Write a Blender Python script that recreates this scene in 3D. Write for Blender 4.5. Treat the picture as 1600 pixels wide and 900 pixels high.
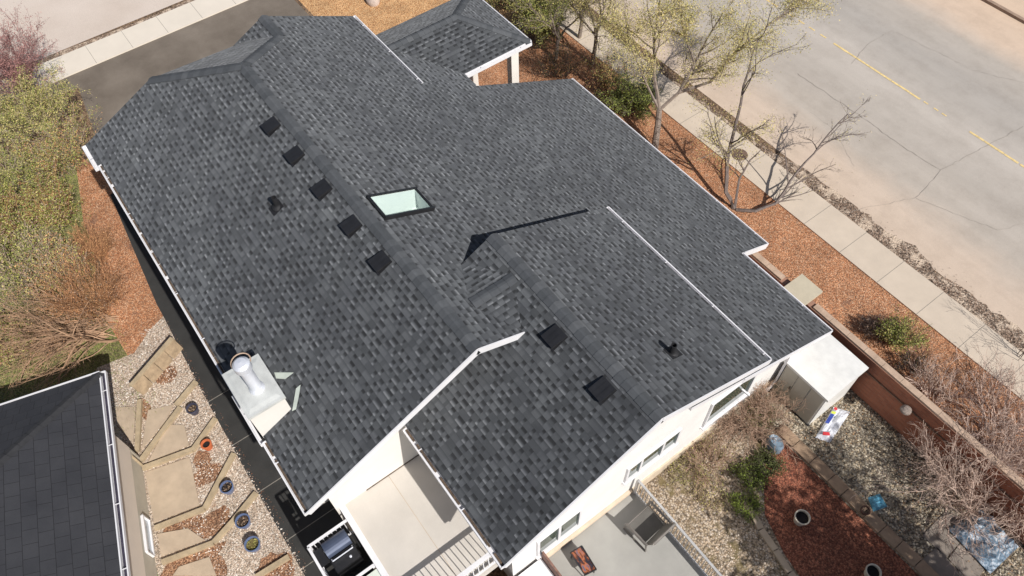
import bpy, bmesh, math, random
from mathutils import Vector, Matrix, geometry, noise
random.seed(7)
S = bpy.context.scene
for o in list(bpy.data.objects): bpy.data.objects.remove(o)

# ------------------------------------------------------------------ camera
# world: +X runs along the roof ridge towards the back garden, +Y towards the street, Z up, metres
CAM = Vector((17.5713, -3.6733, 20.4414)); FPX = 1195.515
ROT = Matrix(((0.59515014, -0.65911344, 0.45974535), (0.80324557, 0.50524374, -0.31547635), (-0.02434875, 0.55704421, 0.83012583)))
cd = bpy.data.cameras.new('camera'); cam = bpy.data.objects.new('camera', cd); S.collection.objects.link(cam)
cam.matrix_world = Matrix.Translation(CAM) @ ROT.to_4x4()
cd.sensor_fit = 'HORIZONTAL'; cd.sensor_width = 36.0; cd.lens = 36.0 * FPX / 1600.0
cd.clip_start = 0.1; cd.clip_end = 500
S.camera = cam
S.render.resolution_x = 1024; S.render.resolution_y = 576

# ------------------------------------------------------------------ light
SUN = Vector((1.0, 0.093, 1.0)).normalized()
w = bpy.data.worlds.new('World'); S.world = w; w.use_nodes = True
nt = w.node_tree; bg = nt.nodes['Background']; sky = nt.nodes.new('ShaderNodeTexSky')
sky.sky_type = 'NISHITA'; sky.sun_disc = False
sky.sun_elevation = math.asin(SUN.z); sky.sun_rotation = math.atan2(SUN.x, SUN.y)
sky.air_density = 1.0; sky.dust_density = 1.5
nt.links.new(sky.outputs[0], bg.inputs[0]); bg.inputs[1].default_value = 0.07
sl = bpy.data.lights.new('sun', 'SUN'); sl.energy = 4.95; sl.angle = math.radians(0.55); sl.color = (1.0, 0.965, 0.915)
so = bpy.data.objects.new('sun', sl); S.collection.objects.link(so)
so.rotation_euler = SUN.to_track_quat('Z', 'Y').to_euler(); so.location = (0, 0, 40)
S.view_settings.view_transform = 'Standard'; S.view_settings.look = 'None'
S.view_settings.gamma = 1; S.view_settings.use_curve_mapping = False
S.view_settings.exposure = 0.0

# ------------------------------------------------------------------ surveying helpers: where a sight line meets a real surface
def ray(px, py):
    return ROT @ Vector(((px - 800) / FPX, -(py - 450) / FPX, -1))
def gz(px, py, z=0.0):
    r = ray(px, py); return CAM + r * ((z - CAM.z) / r.z)
def gx(px, py, x):
    r = ray(px, py); return CAM + r * ((x - CAM.x) / r.x)

# ------------------------------------------------------------------ materials
MATS = {}
def newmat(name):
    m = bpy.data.materials.new(name); m.use_nodes = True
    return m, m.node_tree, m.node_tree.nodes['Principled BSDF']
def N(nt, t, **k):
    n = nt.nodes.new(t)
    for a, v in k.items(): setattr(n, a, v)
    return n
def math_n(nt, op, a, b=None, c=None):
    n = nt.nodes.new('ShaderNodeMath'); n.operation = op
    for i, v in enumerate((a, b, c)):
        if v is None: continue
        if isinstance(v, (int, float)): n.inputs[i].default_value = v
        else: nt.links.new(v, n.inputs[i])
    return n.outputs[0]
def mixc(nt, fac, a, b, mode='MIX'):
    n = nt.nodes.new('ShaderNodeMix'); n.data_type = 'RGBA'; n.blend_type = mode
    for i, v in ((0, fac), (6, a), (7, b)):
        if isinstance(v, (int, float)): n.inputs[i].default_value = v
        elif isinstance(v, tuple): n.inputs[i].default_value = (*v[:3], 1)
        else: nt.links.new(v, n.inputs[i])
    return n.outputs[2]
def ramp(nt, fac, stops):
    n = nt.nodes.new('ShaderNodeValToRGB'); e = n.color_ramp.elements
    while len(e) < len(stops): e.new(0.5)
    for i, (p, c) in enumerate(stops): e[i].position = p; e[i].color = (*c, 1)
    nt.links.new(fac, n.inputs[0]); return n.outputs[0]
def obco(nt, scale=(1, 1, 1)):
    t = nt.nodes.new('ShaderNodeNewGeometry'); m = nt.nodes.new('ShaderNodeMapping'); m.inputs['Scale'].default_value = scale
    nt.links.new(t.outputs['Position'], m.inputs[0]); return m.outputs[0]
def noise_n(nt, co, scale, detail=4, rough=.6):
    n = nt.nodes.new('ShaderNodeTexNoise'); n.inputs['Scale'].default_value = scale; n.inputs['Detail'].default_value = detail
    n.inputs['Roughness'].default_value = rough; nt.links.new(co, n.inputs['Vector']); return n.outputs['Fac']
def bump(nt, b, h, strength=.4, dist=.02):
    n = nt.nodes.new('ShaderNodeBump'); n.inputs['Strength'].default_value = strength; n.inputs['Distance'].default_value = dist
    nt.links.new(h, n.inputs['Height']); nt.links.new(n.outputs[0], b.inputs['Normal'])
def simple(name, col, rough=.7, var=.15, scale=3.0, metal=0.0, bmp=0.0, fine=40.0, spec=None):
    if name in MATS: return MATS[name]
    m, nt, b = newmat(name); co = obco(nt)
    f = noise_n(nt, co, scale, 5); f2 = noise_n(nt, co, fine, 2)
    lo = tuple(c * (1 - var) for c in col); hi = tuple(min(1, c * (1 + var)) for c in col)
    c1 = ramp(nt, f, [(.3, lo), (.7, hi)])
    c2 = mixc(nt, .5, c1, ramp(nt, f2, [(.3, tuple(c * (1 - var * .8) for c in (1, 1, 1))), (.7, (1, 1, 1))]), 'MULTIPLY')
    nt.links.new(c2, b.inputs['Base Color']); b.inputs['Roughness'].default_value = rough; b.inputs['Metallic'].default_value = metal
    if spec is not None: b.inputs['Specular IOR Level'].default_value = spec
    if bmp: bump(nt, b, f2, bmp, .01)
    MATS[name] = m; return m
def stones(name, cols, scale=22.0, big=(.75, 1.1), bigscale=.8, bmp=.7, rough=.85, gap=.35, patch=None):
    """many small stones / chips: one colour per voronoi cell, dark joints"""
    m, nt, b = newmat(name); co = obco(nt)
    wv = nt.nodes.new('ShaderNodeTexNoise'); wv.inputs['Scale'].default_value = scale * .6; nt.links.new(co, wv.inputs['Vector'])
    wob = mixc(nt, .035, co, wv.outputs['Color'])
    v = nt.nodes.new('ShaderNodeTexVoronoi'); v.inputs['Scale'].default_value = scale; nt.links.new(wob, v.inputs['Vector'])
    sep = nt.nodes.new('ShaderNodeSeparateColor'); nt.links.new(v.outputs['Color'], sep.inputs[0])
    c = ramp(nt, sep.outputs[0], [(i / (len(cols) - 1) * .9 + .05, q) for i, q in enumerate(cols)])
    e = ramp(nt, v.outputs['Distance'], [(.35, (1, 1, 1)), (.75, (gap, gap, gap))])
    c = mixc(nt, 1.0, c, e, 'MULTIPLY')
    n2 = noise_n(nt, co, bigscale, 6, .65)
    c = mixc(nt, 1.0, c, ramp(nt, n2, [(.35, (big[0],) * 3), (.65, (big[1],) * 3)]), 'MULTIPLY')
    if patch:
        n3 = noise_n(nt, co, patch[1], 7, .7)
        c = mixc(nt, ramp(nt, n3, [(patch[2], (0, 0, 0)), (patch[2] + .08, (1, 1, 1))]), c, patch[0])
    nt.links.new(c, b.inputs['Base Color']); b.inputs['Roughness'].default_value = rough
    bump(nt, b, math_n(nt, 'SUBTRACT', 1.0, v.outputs['Distance']), bmp, .03)
    MATS[name] = m; return m

def shingle(name, base, dark, light, E=.150, Wd=.134, seed=0.0):
    """laminated asphalt shingles; UV in metres: u along the eave, v down the slope"""
    m, nt, b = newmat(name)
    uv = nt.nodes.new('ShaderNodeUVMap'); uv.uv_map = 'UVMap'
    s = nt.nodes.new('ShaderNodeSeparateXYZ'); nt.links.new(uv.outputs[0], s.inputs[0])
    bb = math_n(nt, 'DIVIDE', s.outputs[1], E); row = math_n(nt, 'FLOOR', bb); fb = math_n(nt, 'FRACT', bb)
    def wn(x, y, z=0.0):
        c = nt.nodes.new('ShaderNodeCombineXYZ')
        for i, q in enumerate((x, y, z)):
            if isinstance(q, (int, float)): c.inputs[i].default_value = q
            else: nt.links.new(q, c.inputs[i])
        n = nt.nodes.new('ShaderNodeTexWhiteNoise'); nt.links.new(c.outputs[0], n.inputs[0]); return n.outputs['Value']
    off = math_n(nt, 'MULTIPLY', wn(row, 3.3 + seed), .9)
    a0 = math_n(nt, 'ADD', math_n(nt, 'DIVIDE', s.outputs[0], Wd), off)
    # uneven tab widths
    nz = nt.nodes.new('ShaderNodeTexNoise'); nz.noise_dimensions = '2D'; nz.inputs['Scale'].default_value = 1.0; nz.inputs['Detail'].default_value = 1
    cc = nt.nodes.new('ShaderNodeCombineXYZ'); nt.links.new(math_n(nt, 'MULTIPLY', a0, .55), cc.inputs[0]); nt.links.new(math_n(nt, 'MULTIPLY', row, 5.17), cc.inputs[1]); nt.links.new(cc.outputs[0], nz.inputs['Vector'])
    a = math_n(nt, 'ADD', a0, math_n(nt, 'MULTIPLY', nz.outputs['Fac'], 2.2))
    cell = math_n(nt, 'FLOOR', a); fa = math_n(nt, 'FRACT', a)
    r1 = wn(cell, row, 1.0 + seed); r2 = wn(cell, row, 7.0 + seed)
    par = math_n(nt, 'MODULO', math_n(nt, 'ADD', math_n(nt, 'ABSOLUTE', cell), math_n(nt, 'ABSOLUTE', row)), 2.0)
    tab = math_n(nt, 'GREATER_THAN', math_n(nt, 'ADD', math_n(nt, 'MULTIPLY', r1, .42), math_n(nt, 'MULTIPLY', par, .58)), .36)
    blend = wn(math_n(nt, 'FLOOR', math_n(nt, 'DIVIDE', a, 4.0)), row, 2.0 + seed)
    base_c = ramp(nt, math_n(nt, 'ADD', math_n(nt, 'MULTIPLY', blend, .5), math_n(nt, 'MULTIPLY', r2, .5)), [(.1, tuple(c * .82 for c in base)), (.9, tuple(c * 1.2 for c in base))])
    def smooth_step(x, lo, hi):
        n = nt.nodes.new('ShaderNodeMapRange'); n.interpolation_type = 'SMOOTHSTEP'; nt.links.new(x, n.inputs[0]); n.inputs[1].default_value = lo; n.inputs[2].default_value = hi; return n.outputs[0]
    sx = math_n(nt, 'MULTIPLY', smooth_step(fa, .0, .12), smooth_step(fa, 1.0, .88))
    inv = math_n(nt, 'SUBTRACT', 1.0, tab)
    # printed band of darker granules along the top of the recessed tabs, pale granules low on the raised ones
    dk = math_n(nt, 'MULTIPLY', math_n(nt, 'MULTIPLY', smooth_step(fb, .62, .30), inv), sx)
    c = mixc(nt, math_n(nt, 'MULTIPLY', dk, math_n(nt, 'ADD', .70, math_n(nt, 'MULTIPLY', r2, .30))), base_c, dark)
    # pale granules low on the recessed tabs (printed blend)
    lt = math_n(nt, 'MULTIPLY', math_n(nt, 'MULTIPLY', smooth_step(fb, .55, .9), inv), sx)
    lt2 = math_n(nt, 'MULTIPLY', math_n(nt, 'MULTIPLY', smooth_step(fb, .1, .5), tab), .22)
    c = mixc(nt, math_n(nt, 'ADD', math_n(nt, 'MULTIPLY', lt, math_n(nt, 'MULTIPLY', r1, .9)), math_n(nt, 'MULTIPLY', lt2, r2)), c, light)
    c = mixc(nt, math_n(nt, 'MULTIPLY', smooth_step(fb, .10, .02), .30), c, dark)
    co = obco(nt)
    g = noise_n(nt, co, 160, 2); c = mixc(nt, .45, c, ramp(nt, g, [(.3, (.62, .62, .62)), (.7, (1.3, 1.3, 1.3))]), 'MULTIPLY')
    g2 = noise_n(nt, co, .4, 7, .65); c = mixc(nt, 1.0, c, ramp(nt, g2, [(.32, (.80, .80, .82)), (.68, (1.2, 1.2, 1.19))]), 'MULTIPLY')
    g3 = noise_n(nt, co, 2.3, 4, .6); c = mixc(nt, 1.0, c, ramp(nt, g3, [(.3, (.88, .88, .9)), (.7, (1.12, 1.12, 1.1))]), 'MULTIPLY')
    b.inputs['Diffuse Roughness'].default_value = 1.0; b.inputs['Sheen Weight'].default_value = .10; b.inputs['Sheen Roughness'].default_value = .6
    nt.links.new(c, b.inputs['Base Color']); b.inputs['Roughness'].default_value = .82
    b.inputs['Specular IOR Level'].default_value = .35
    h = math_n(nt, 'ADD', math_n(nt, 'MULTIPLY', fb, .6), math_n(nt, 'MULTIPLY', tab, .5))
    bump(nt, b, math_n(nt, 'ADD', h, math_n(nt, 'MULTIPLY', g, .4)), .7, .006)
    MATS[name] = m; return m

M_SH = shingle('shingles', (.050, .054, .0595), (.011, .0118, .0135), (.205, .213, .227))
M_CAP = [simple('cap_shingle_%d' % i, c, .85, .12, 6, bmp=.3, fine=120) for i, c in enumerate([(.064, .069, .076), (.074, .079, .086), (.090, .095, .102), (.060, .065, .071)])]
M_WHITE = simple('white_trim', (.74, .73, .745), .45, .06, 2)
M_CREAM = simple('cream_stucco', (.74, .705, .655), .9, .05, 1.2, bmp=.25, fine=60)
M_WALL = simple('white_siding', (.77, .75, .725), .8, .05, 1.5, bmp=.15, fine=50)
M_MASTIC = simple('balcony_membrane', (.545, .505, .455), .75, .09, .9, bmp=.1)
M_DECKG = simple('grey_deck_membrane', (.345, .335, .31), .8, .10, 1.2, bmp=.1)
M_BLACK = simple('black_plastic', (.020, .020, .022), .38, .2, 6)
M_BLACKM = simple('black_metal', (.02, .02, .022), .35, .2, 6)
M_DEBRIS = simple('gutter_debris', (.12, .085, .06), .95, .6, 14, bmp=.5)
M_GALV = simple('galvanised_metal', (.60, .61, .585), .5, .16, 2.5, metal=.15)
M_ALU = simple('bright_aluminium', (.72, .74, .80), .4, .08, 4, metal=.3)
M_CONC = simple('concrete_slab', (.57, .48, .385), .9, .07, 1.3, bmp=.15, fine=90)
M_PAVER = simple('old_concrete_paver', (.47, .37, .27), .92, .14, 2.2, bmp=.35, fine=110)
M_TIMBER = simple('landscape_timber', (.42, .33, .215), .9, .2, 5, bmp=.3, fine=70)
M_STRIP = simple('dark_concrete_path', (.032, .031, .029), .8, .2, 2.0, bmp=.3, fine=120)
M_JOINT = simple('path_joint', (.23, .21, .18), .9, .2, 8)
M_SOIL = stones('bare_soil', [(.16, .10, .06), (.24, .15, .09), (.33, .22, .13)], 16)
M_LAWN = stones('lawn_soil', [(.16, .13, .06), (.26, .29, .07), (.40, .34, .16), (.12, .15, .035)], 30, (.6, 1.2), .7, gap=.6)
M_MULCH = stones('orange_woodchip', [(.42, .175, .08), (.56, .25, .12), (.65, .34, .18), (.34, .15, .07), (.70, .42, .26)], 26, (.76, 1.12), .9, gap=.5, patch=((.20, .10, .06), 1.1, .60))
M_RED = stones('red_woodchip', [(.20, .06, .032), (.31, .10, .052), (.42, .16, .09), (.16, .05, .028)], 24, (.75, 1.15), .9, gap=.42)
M_GRAVEL = stones('pale_river_rock', [(.52, .40, .30), (.64, .52, .41), (.74, .64, .54), (.44, .32, .23), (.68, .56, .44)], 25, (.82, 1.08), 1.0, gap=.45, patch=((.30, .16, .09), .9, .64))
M_GRAVEL2 = stones('grey_river_rock', [(.20, .165, .115), (.36, .30, .22), (.60, .53, .42), (.12, .10, .07), (.44, .35, .24)], 17, (.72, 1.12), .9, gap=.25)
M_STRAW = stones('straw_mulch', [(.62, .32, .13), (.80, .50, .25), (.50, .24, .10)], 24, (.8, 1.15), 1.2, gap=.5)
M_REDWOOD = stones('leaf_litter', [(.24, .16, .11), (.36, .25, .18), (.56, .44, .34), (.16, .11, .075), (.30, .20, .14)], 20, (.8, 1.15), 1.2, gap=.3, patch=((.58, .46, .35), 1.8, .50))
def asphalt(name, lo, hi, fine=60):
    m, nt, b = newmat(name); co = obco(nt)
    f = noise_n(nt, co, .5, 6); g = noise_n(nt, co, fine, 3, .8)
    c = ramp(nt, f, [(.3, lo), (.7, hi)]); c = mixc(nt, .8, c, ramp(nt, g, [(.25, (.6, .6, .6)), (.75, (1.3, 1.3, 1.3))]), 'MULTIPLY')
    nt.links.new(c, b.inputs['Base Color']); b.inputs['Roughness'].default_value = .9; bump(nt, b, g, .3, .01)
    MATS[name] = m; return m
M_DRIVE = asphalt('driveway_asphalt', (.125, .10, .078), (.225, .188, .152))
def road_mat():
    m, nt, b = newmat('road_asphalt')
    co = obco(nt); s = nt.nodes.new('ShaderNodeSeparateXYZ'); nt.links.new(co, s.inputs[0])
    st = noise_n(nt, obco(nt, (.12, 1.1, 1)), 1.3, 5)         # wheel-polished lanes run along the street
    f = noise_n(nt, co, .35, 6, .7); g = noise_n(nt, co, 55, 3, .8)
    yw = math_n(nt, 'ADD', s.outputs[1], math_n(nt, 'MULTIPLY', math_n(nt, 'SUBTRACT', f, .5), 1.6))
    mr = nt.nodes.new('ShaderNodeMapRange'); nt.links.new(yw, mr.inputs[0]); mr.inputs[1].default_value = 14; mr.inputs[2].default_value = 30
    sand = (.60, .47, .36)
    c = ramp(nt, mr.outputs[0], [(.0, sand), (.155, (.57, .46, .37)), (.235, (.46, .405, .35)), (.34, (.425, .38, .335)), (.455, (.50, .45, .40)), (.53, (.42, .38, .34)), (.60, (.395, .36, .325)), (.72, (.45, .40, .35)), (.80, (.62, .48, .37)), (.9, (.62, .47, .35))])
    c = mixc(nt, 1.0, c, ramp(nt, st, [(.3, (.92, .915, .91)), (.7, (1.05, 1.05, 1.05))]), 'MULTIPLY')
    blot = noise_n(nt, co, .9, 8, .75); c = mixc(nt, 1.0, c, ramp(nt, blot, [(.3, (.88, .87, .86)), (.55, (1.02, 1.02, 1.02))]), 'MULTIPLY')
    c = mixc(nt, .8, c, ramp(nt, g, [(.25, (.8, .8, .8)), (.75, (1.12, 1.12, 1.12))]), 'MULTIPLY')
    nt.links.new(c, b.inputs['Base Color']); b.inputs['Roughness'].default_value = .92; bump(nt, b, g, .2, .008); return m
M_ROAD = road_mat()
M_STREET2 = asphalt('side_street_concrete', (.56, .47, .40), (.64, .55, .48), 40)
M_WALK2 = simple('side_walk_concrete', (.68, .61, .52), .9, .04, 1.0, fine=90)
M_YELLOW = simple('road_paint_yellow', (.74, .56, .26), .8, .25, 6, fine=30)
M_CRACK = simple('sealed_crack', (.335, .295, .255), .9, .15, 4)
M_GLASSD = simple('window_glass', (.05, .075, .055), .06, .3, 2, spec=.9)
M_TERRA = simple('terracotta', (.55, .14, .05), .7, .15, 8)
M_BLUEPOT = simple('blue_glazed_pot', (.12, .16, .28), .25, .2, 8)
M_CREAMPOT = simple('cream_pot', (.62, .55, .44), .6, .1, 8)
M_POTSOIL = simple('potting_soil', (.07, .045, .03), .95, .6, 25, bmp=.6)
M_DARKSOIL = simple('dark_potting_soil', (.015, .012, .012), .95, .5, 20, bmp=.4)
M_BARK = simple('grey_bark', (.25, .20, .165), .9, .25, 8, bmp=.4)
M_BARKD = simple('dark_bark', (.115, .085, .075), .9, .3, 8)
M_TWIG = simple('pinkish_twig', (.60, .45, .37), .85, .2, 6)
M_TWIGB = simple('brown_twig', (.42, .21, .10), .85, .45, 3)
M_TWIGG = simple('grey_twig', (.42, .34, .25), .85, .25, 6)
def leafm(name, col, var=.35):
    m, nt, b = newmat(name); g = nt.nodes.new('ShaderNodeNewGeometry')
    f = noise_n(nt, obco(nt), 1.6, 4)
    c = ramp(nt, g.outputs['Random Per Island'], [(.0, tuple(q * (1 - var) for q in col)), (1., tuple(q * (1 + var) for q in col))])
    c = mixc(nt, 1.0, c, ramp(nt, f, [(.3, (.8, .85, .8)), (.7, (1.15, 1.1, 1.1))]), 'MULTIPLY')
    nt.links.new(c, b.inputs['Base Color']); b.inputs['Roughness'].default_value = .7
    try: b.inputs['Subsurface Weight'].default_value = 0.0
    except Exception: pass
    MATS[name] = m; return m
M_LOLIVE = leafm('olive_leaf', (.44, .40, .13)); M_LYEL = leafm('yellow_green_bud', (.60, .49, .21)); M_LGREEN = leafm('fresh_green_leaf', (.24, .28, .06))
M_LPINK = leafm('pink_bud', (.34, .17, .155)); M_LDARK = leafm('evergreen_leaf', (.085, .10, .025)); M_LORANGE = leafm('dry_orange_leaf', (.52, .28, .13), .45)
M_LDRY = leafm('dry_leaf', (.30, .21, .15), .5); M_GRASS = leafm('grass_blade', (.30, .35, .08), .5)
M_TAN = leafm('straw_leaf', (.42, .32, .19), .3)
M_JUNIPER = leafm('juniper_leaf', (.17, .22, .03), .4)
M_TARP = simple('blue_tarp', (.16, .24, .33), .3, .35, 5)
M_BAG = simple('white_plastic_bag', (.66, .68, .74), .4, .12, 6)
M_SHED = simple('shed_white_metal', (.74, .73, .70), .5, .09, 3)
M_SHEDD = simple('shed_beige_door', (.47, .44, .37), .55, .04, 2)
M_FLAG = simple('tan_path_stone', (.34, .235, .155), .9, .2, 4, bmp=.3)
M_FLAGG = simple('grey_flagstone', (.23, .195, .165), .9, .2, 3, bmp=.3)
def brick():
    m, nt, b = newmat('red_brick'); geo = nt.nodes.new('ShaderNodeNewGeometry'); s = nt.nodes.new('ShaderNodeSeparateXYZ'); nt.links.new(geo.outputs['Position'], s.inputs[0])
    c = nt.nodes.new('ShaderNodeCombineXYZ'); nt.links.new(math_n(nt, 'ADD', s.outputs[0], s.outputs[1]), c.inputs[0]); nt.links.new(s.outputs[2], c.inputs[1])
    t = nt.nodes.new('ShaderNodeTexBrick'); nt.links.new(c.outputs[0], t.inputs[0]); t.inputs['Scale'].default_value = 1
    t.inputs['Brick Width'].default_value = .21; t.inputs['Row Height'].default_value = .075; t.inputs['Mortar Size'].default_value = .006
    t.inputs['Color1'].default_value = (.42, .155, .085, 1); t.inputs['Color2'].default_value = (.30, .105, .06, 1); t.inputs['Mortar'].default_value = (.30, .17, .12, 1)
    nt.links.new(t.outputs[0], b.inputs['Base Color']); b.inputs['Roughness'].default_value = .9; return m
M_BRICK = brick()
M_COPING = simple('weathered_coping', (.47, .34, .25), .9, .18, 5, bmp=.3)
def slate():
    m, nt, b = newmat('dark_neighbour_shingles'); uv = nt.nodes.new('ShaderNodeUVMap'); uv.uv_map = 'UVMap'
    t = nt.nodes.new('ShaderNodeTexBrick'); nt.links.new(uv.outputs[0], t.inputs[0]); t.inputs['Scale'].default_value = 1
    t.inputs['Brick Width'].default_value = .34; t.inputs['Row Height'].default_value = .31; t.inputs['Mortar Size'].default_value = .007; t.inputs['Mortar Smooth'].default_value = .3
    t.offset = .37; t.inputs['Color1'].default_value = (.028, .029, .035, 1); t.inputs['Color2'].default_value = (.034, .035, .041, 1); t.inputs['Mortar'].default_value = (.010, .010, .013, 1)
    g = noise_n(nt, obco(nt), 120, 2); g2 = noise_n(nt, obco(nt), 1.2, 6)
    c = mixc(nt, .6, t.outputs[0], ramp(nt, g, [(.3, (.6, .6, .6)), (.7, (1.3, 1.3, 1.3))]), 'MULTIPLY')
    c = mixc(nt, 1., c, ramp(nt, g2, [(.3, (.8, .8, .82)), (.7, (1.2, 1.18, 1.15))]), 'MULTIPLY')
    nt.links.new(c, b.inputs['Base Color']); b.inputs['Roughness'].default_value = .8; bump(nt, b, math_n(nt, 'SUBTRACT', 1., t.outputs['Fac']), .6, .01); return m
M_SLATE = slate()
def glass():
    m, nt, b = newmat('skylight_glass'); nt.nodes.remove(b); out = [n for n in nt.nodes if n.type == 'OUTPUT_MATERIAL'][0]
    a = nt.nodes.new('ShaderNodeBsdfTransparent'); a.inputs[0].default_value = (.84, .90, .885, 1); g = nt.nodes.new('ShaderNodeBsdfGlossy'); g.inputs['Roughness'].default_value = .03
    mx = nt.nodes.new('ShaderNodeMixShader'); mx.inputs[0].default_value = .12; nt.links.new(a.outputs[0], mx.inputs[1]); nt.links.new(g.outputs[0], mx.inputs[2]); nt.links.new(mx.outputs[0], out.inputs[0]); return m
M_SKYG = glass()
M_SHAFT = simple('skylight_shaft_plaster', (.90, .93, .90), .8, .03, 2)

# ------------------------------------------------------------------ mesh helpers
class MB:
    def __init__(s): s.v = []; s.f = []; s.m = []; s.uv = {}
    def face(s, pts, mi=0, uvs=None):
        i = len(s.v); s.v += [tuple(p) for p in pts]; s.f.append(tuple(range(i, i + len(pts)))); s.m.append(mi)
        if uvs: s.uv[len(s.f) - 1] = uvs
    def box(s, c, size, mi=0, rot=None, taper=1.0):
        hx, hy, hz = (q / 2 for q in size); c = Vector(c)
        P = []
        for z in (-1, 1):
            k = taper if z > 0 else 1
            for x, y in ((-1, -1), (1, -1), (1, 1), (-1, 1)):
                p = Vector((x * hx * k, y * hy * k, z * hz)); P.append(c + (rot @ p if rot else p))
        i = len(s.v); s.v += [tuple(p) for p in P]
        for q in ((3, 2, 1, 0), (4, 5, 6, 7), (0, 1, 5, 4), (1, 2, 6, 5), (2, 3, 7, 6), (3, 0, 4, 7)):
            s.f.append(tuple(i + k for k in q)); s.m.append(mi)
    def bar(s, a, b, wd, h, mi=0):
        """box running from a to b"""
        a = Vector(a); b = Vector(b); d = b - a; L = d.length
        if L < 1e-6: return
        x = d / L; up = Vector((0, 0, 1)) if abs(x.z) < .95 else Vector((1, 0, 0)); y = up.cross(x).normalized(); z = x.cross(y)
        R = Matrix((x, y, z)).transposed(); s.box((a + b) / 2, (L, wd, h), mi, R)
    def tube(s, pts, rad, n=6, mi=0, cap=True):
        rings = []
        for k, p in enumerate(pts):
            p = Vector(p); d = Vector(pts[min(k + 1, len(pts) - 1)]) - Vector(pts[max(k - 1, 0)])
            if d.length < 1e-9: d = Vector((0, 0, 1))
            d.normalize(); u = d.orthogonal().normalized()
            if k and abs(u.dot(pu)) < .98:
                u = (pu - d * pu.dot(d)); u = u.normalized() if u.length > 1e-6 else d.orthogonal().normalized()
            pu = u; vv = d.cross(u); r = rad[k] if isinstance(rad, (list, tuple)) else rad
            i = len(s.v); s.v += [tuple(p + (u * math.cos(t) + vv * math.sin(t)) * r) for t in (2 * math.pi * j / n for j in range(n))]; rings.append(i)
        for a, b in zip(rings, rings[1:]):
            for j in range(n):
                s.f.append((a + j, a + (j + 1) % n, b + (j + 1) % n, b + j)); s.m.append(mi)
        if cap:
            s.f.append(tuple(rings[0] + j for j in reversed(range(n)))); s.m.append(mi); s.f.append(tuple(rings[-1] + j for j in range(n))); s.m.append(mi)
    def lathe(s, c, prof, n=24, mi=0):
        c = Vector(c); rings = []
        for r, z in prof:
            i = len(s.v); s.v += [(c.x + r * math.cos(2 * math.pi * j / n), c.y + r * math.sin(2 * math.pi * j / n), c.z + z) for j in range(n)]; rings.append(i)
        for a, b in zip(rings, rings[1:]):
            for j in range(n): s.f.append((a + j, a + (j + 1) % n, b + (j + 1) % n, b + j)); s.m.append(mi)
    def sheet(s, poly, z, mi=0, thick=0.0):
        top = [(p[0], p[1], z) for p in poly]
        a = sum(top[i][0] * top[(i + 1) % len(top)][1] - top[(i + 1) % len(top)][0] * top[i][1] for i in range(len(top)))
        if a < 0: top.reverse()
        s.face(top, mi)
        if thick:
            n = len(top)
            for i in range(n):
                p, q = top[i], top[(i + 1) % n]; s.face([(p[0], p[1], z - thick), (q[0], q[1], z - thick), q, p], mi)
    def build(s, name, mats, parent=None, smooth=False, origin=None):
        me = bpy.data.meshes.new(name); o = bpy.data.objects.new(name, me)
        vs = s.v
        if parent is not None:
            off = parent_world(parent); vs = [(a - off.x, b - off.y, c - off.z) for a, b, c in vs]
        elif vs:
            if origin is None:
                xs = [q[0] for q in vs]; ys = [q[1] for q in vs]; zs = [q[2] for q in vs]; origin = Vector(((min(xs) + max(xs)) / 2, (min(ys) + max(ys)) / 2, min(zs)))
            origin = Vector(origin); vs = [(a - origin.x, b - origin.y, c - origin.z) for a, b, c in vs]; o.location = origin
        me.from_pydata(vs, [], s.f)
        if not isinstance(mats, (list, tuple)): mats = [mats]
        for m in mats: me.materials.append(m)
        me.polygons.foreach_set('material_index', s.m)
        if s.uv:
            ul = me.uv_layers.new(name='UVMap')
            for fi, uvs in s.uv.items():
                for k, li in enumerate(me.polygons[fi].loop_indices): ul.data[li].uv = uvs[k]
        if smooth: me.polygons.foreach_set('use_smooth', [True] * len(me.polygons))
        me.update(); S.collection.objects.link(o)
        if parent is not None: o.parent = parent
        return o
def parent_world(p):
    v = Vector((0, 0, 0))
    while p is not None: v += p.location; p = p.parent
    return v
def tag(o, label=None, cat=None, group=None, kind=None):
    if label: o['label'] = label
    if cat: o['category'] = cat
    if group: o['group'] = group
    if kind: o['kind'] = kind
    return o
def empty(name, loc, label, cat, group=None):
    o = bpy.data.objects.new(name, None); o.empty_display_size = .3; S.collection.objects.link(o); o.location = loc; return tag(o, label, cat, group)
def struct(name, mb, m):
    return tag(mb.build(name, m, origin=(0, 0, 0)), kind='structure')
def copy_tree(o, parent=None):
    c = o.copy(); S.collection.objects.link(c); c.parent = parent
    for ch in [q for q in bpy.data.objects if q.parent == o]: copy_tree(ch, c)
    return c
def G(*pp, z=0.0): return [gz(a, b, z) for a, b in pp]

# ================================================================== GROUND
b = MB(); b.sheet([(-60, -60), (90, -60), (90, 70), (-60, 70)], -.004); struct('ground', b, M_SOIL)
b = MB(); b.sheet([(-8.6, -30), (30, -30), (30, -7.3), (3.9, -7.3), (2.6, -6.9), (-2, -6.6), (-8.6, -5.2)], .0); struct('lawn_ground', b, M_LAWN)
b = MB(); b.sheet([(-12.9, -14), (-12.9, 5.55), (-9.6, 5.58), (2.0, 5.58), (2.0, -4.6), (-1.6, -4.9), (-3.88, -5.19), (-8.81, -4.31), (-12.0, -3.9), (-12.7, -14)], .004); struct('driveway', b, M_DRIVE)
b = MB(); b.sheet([(-14.3, -60), (-12.9, -60), (-12.9, 9.0), (-14.3, 9.0)], .05, thick=.06); struct('side_street_pavement', b, M_WALK2)
b = MB()
for k in range(-24, 8): b.box((-13.6, k * 1.55 + .3, .0515), (1.36, .014, .003))
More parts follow.
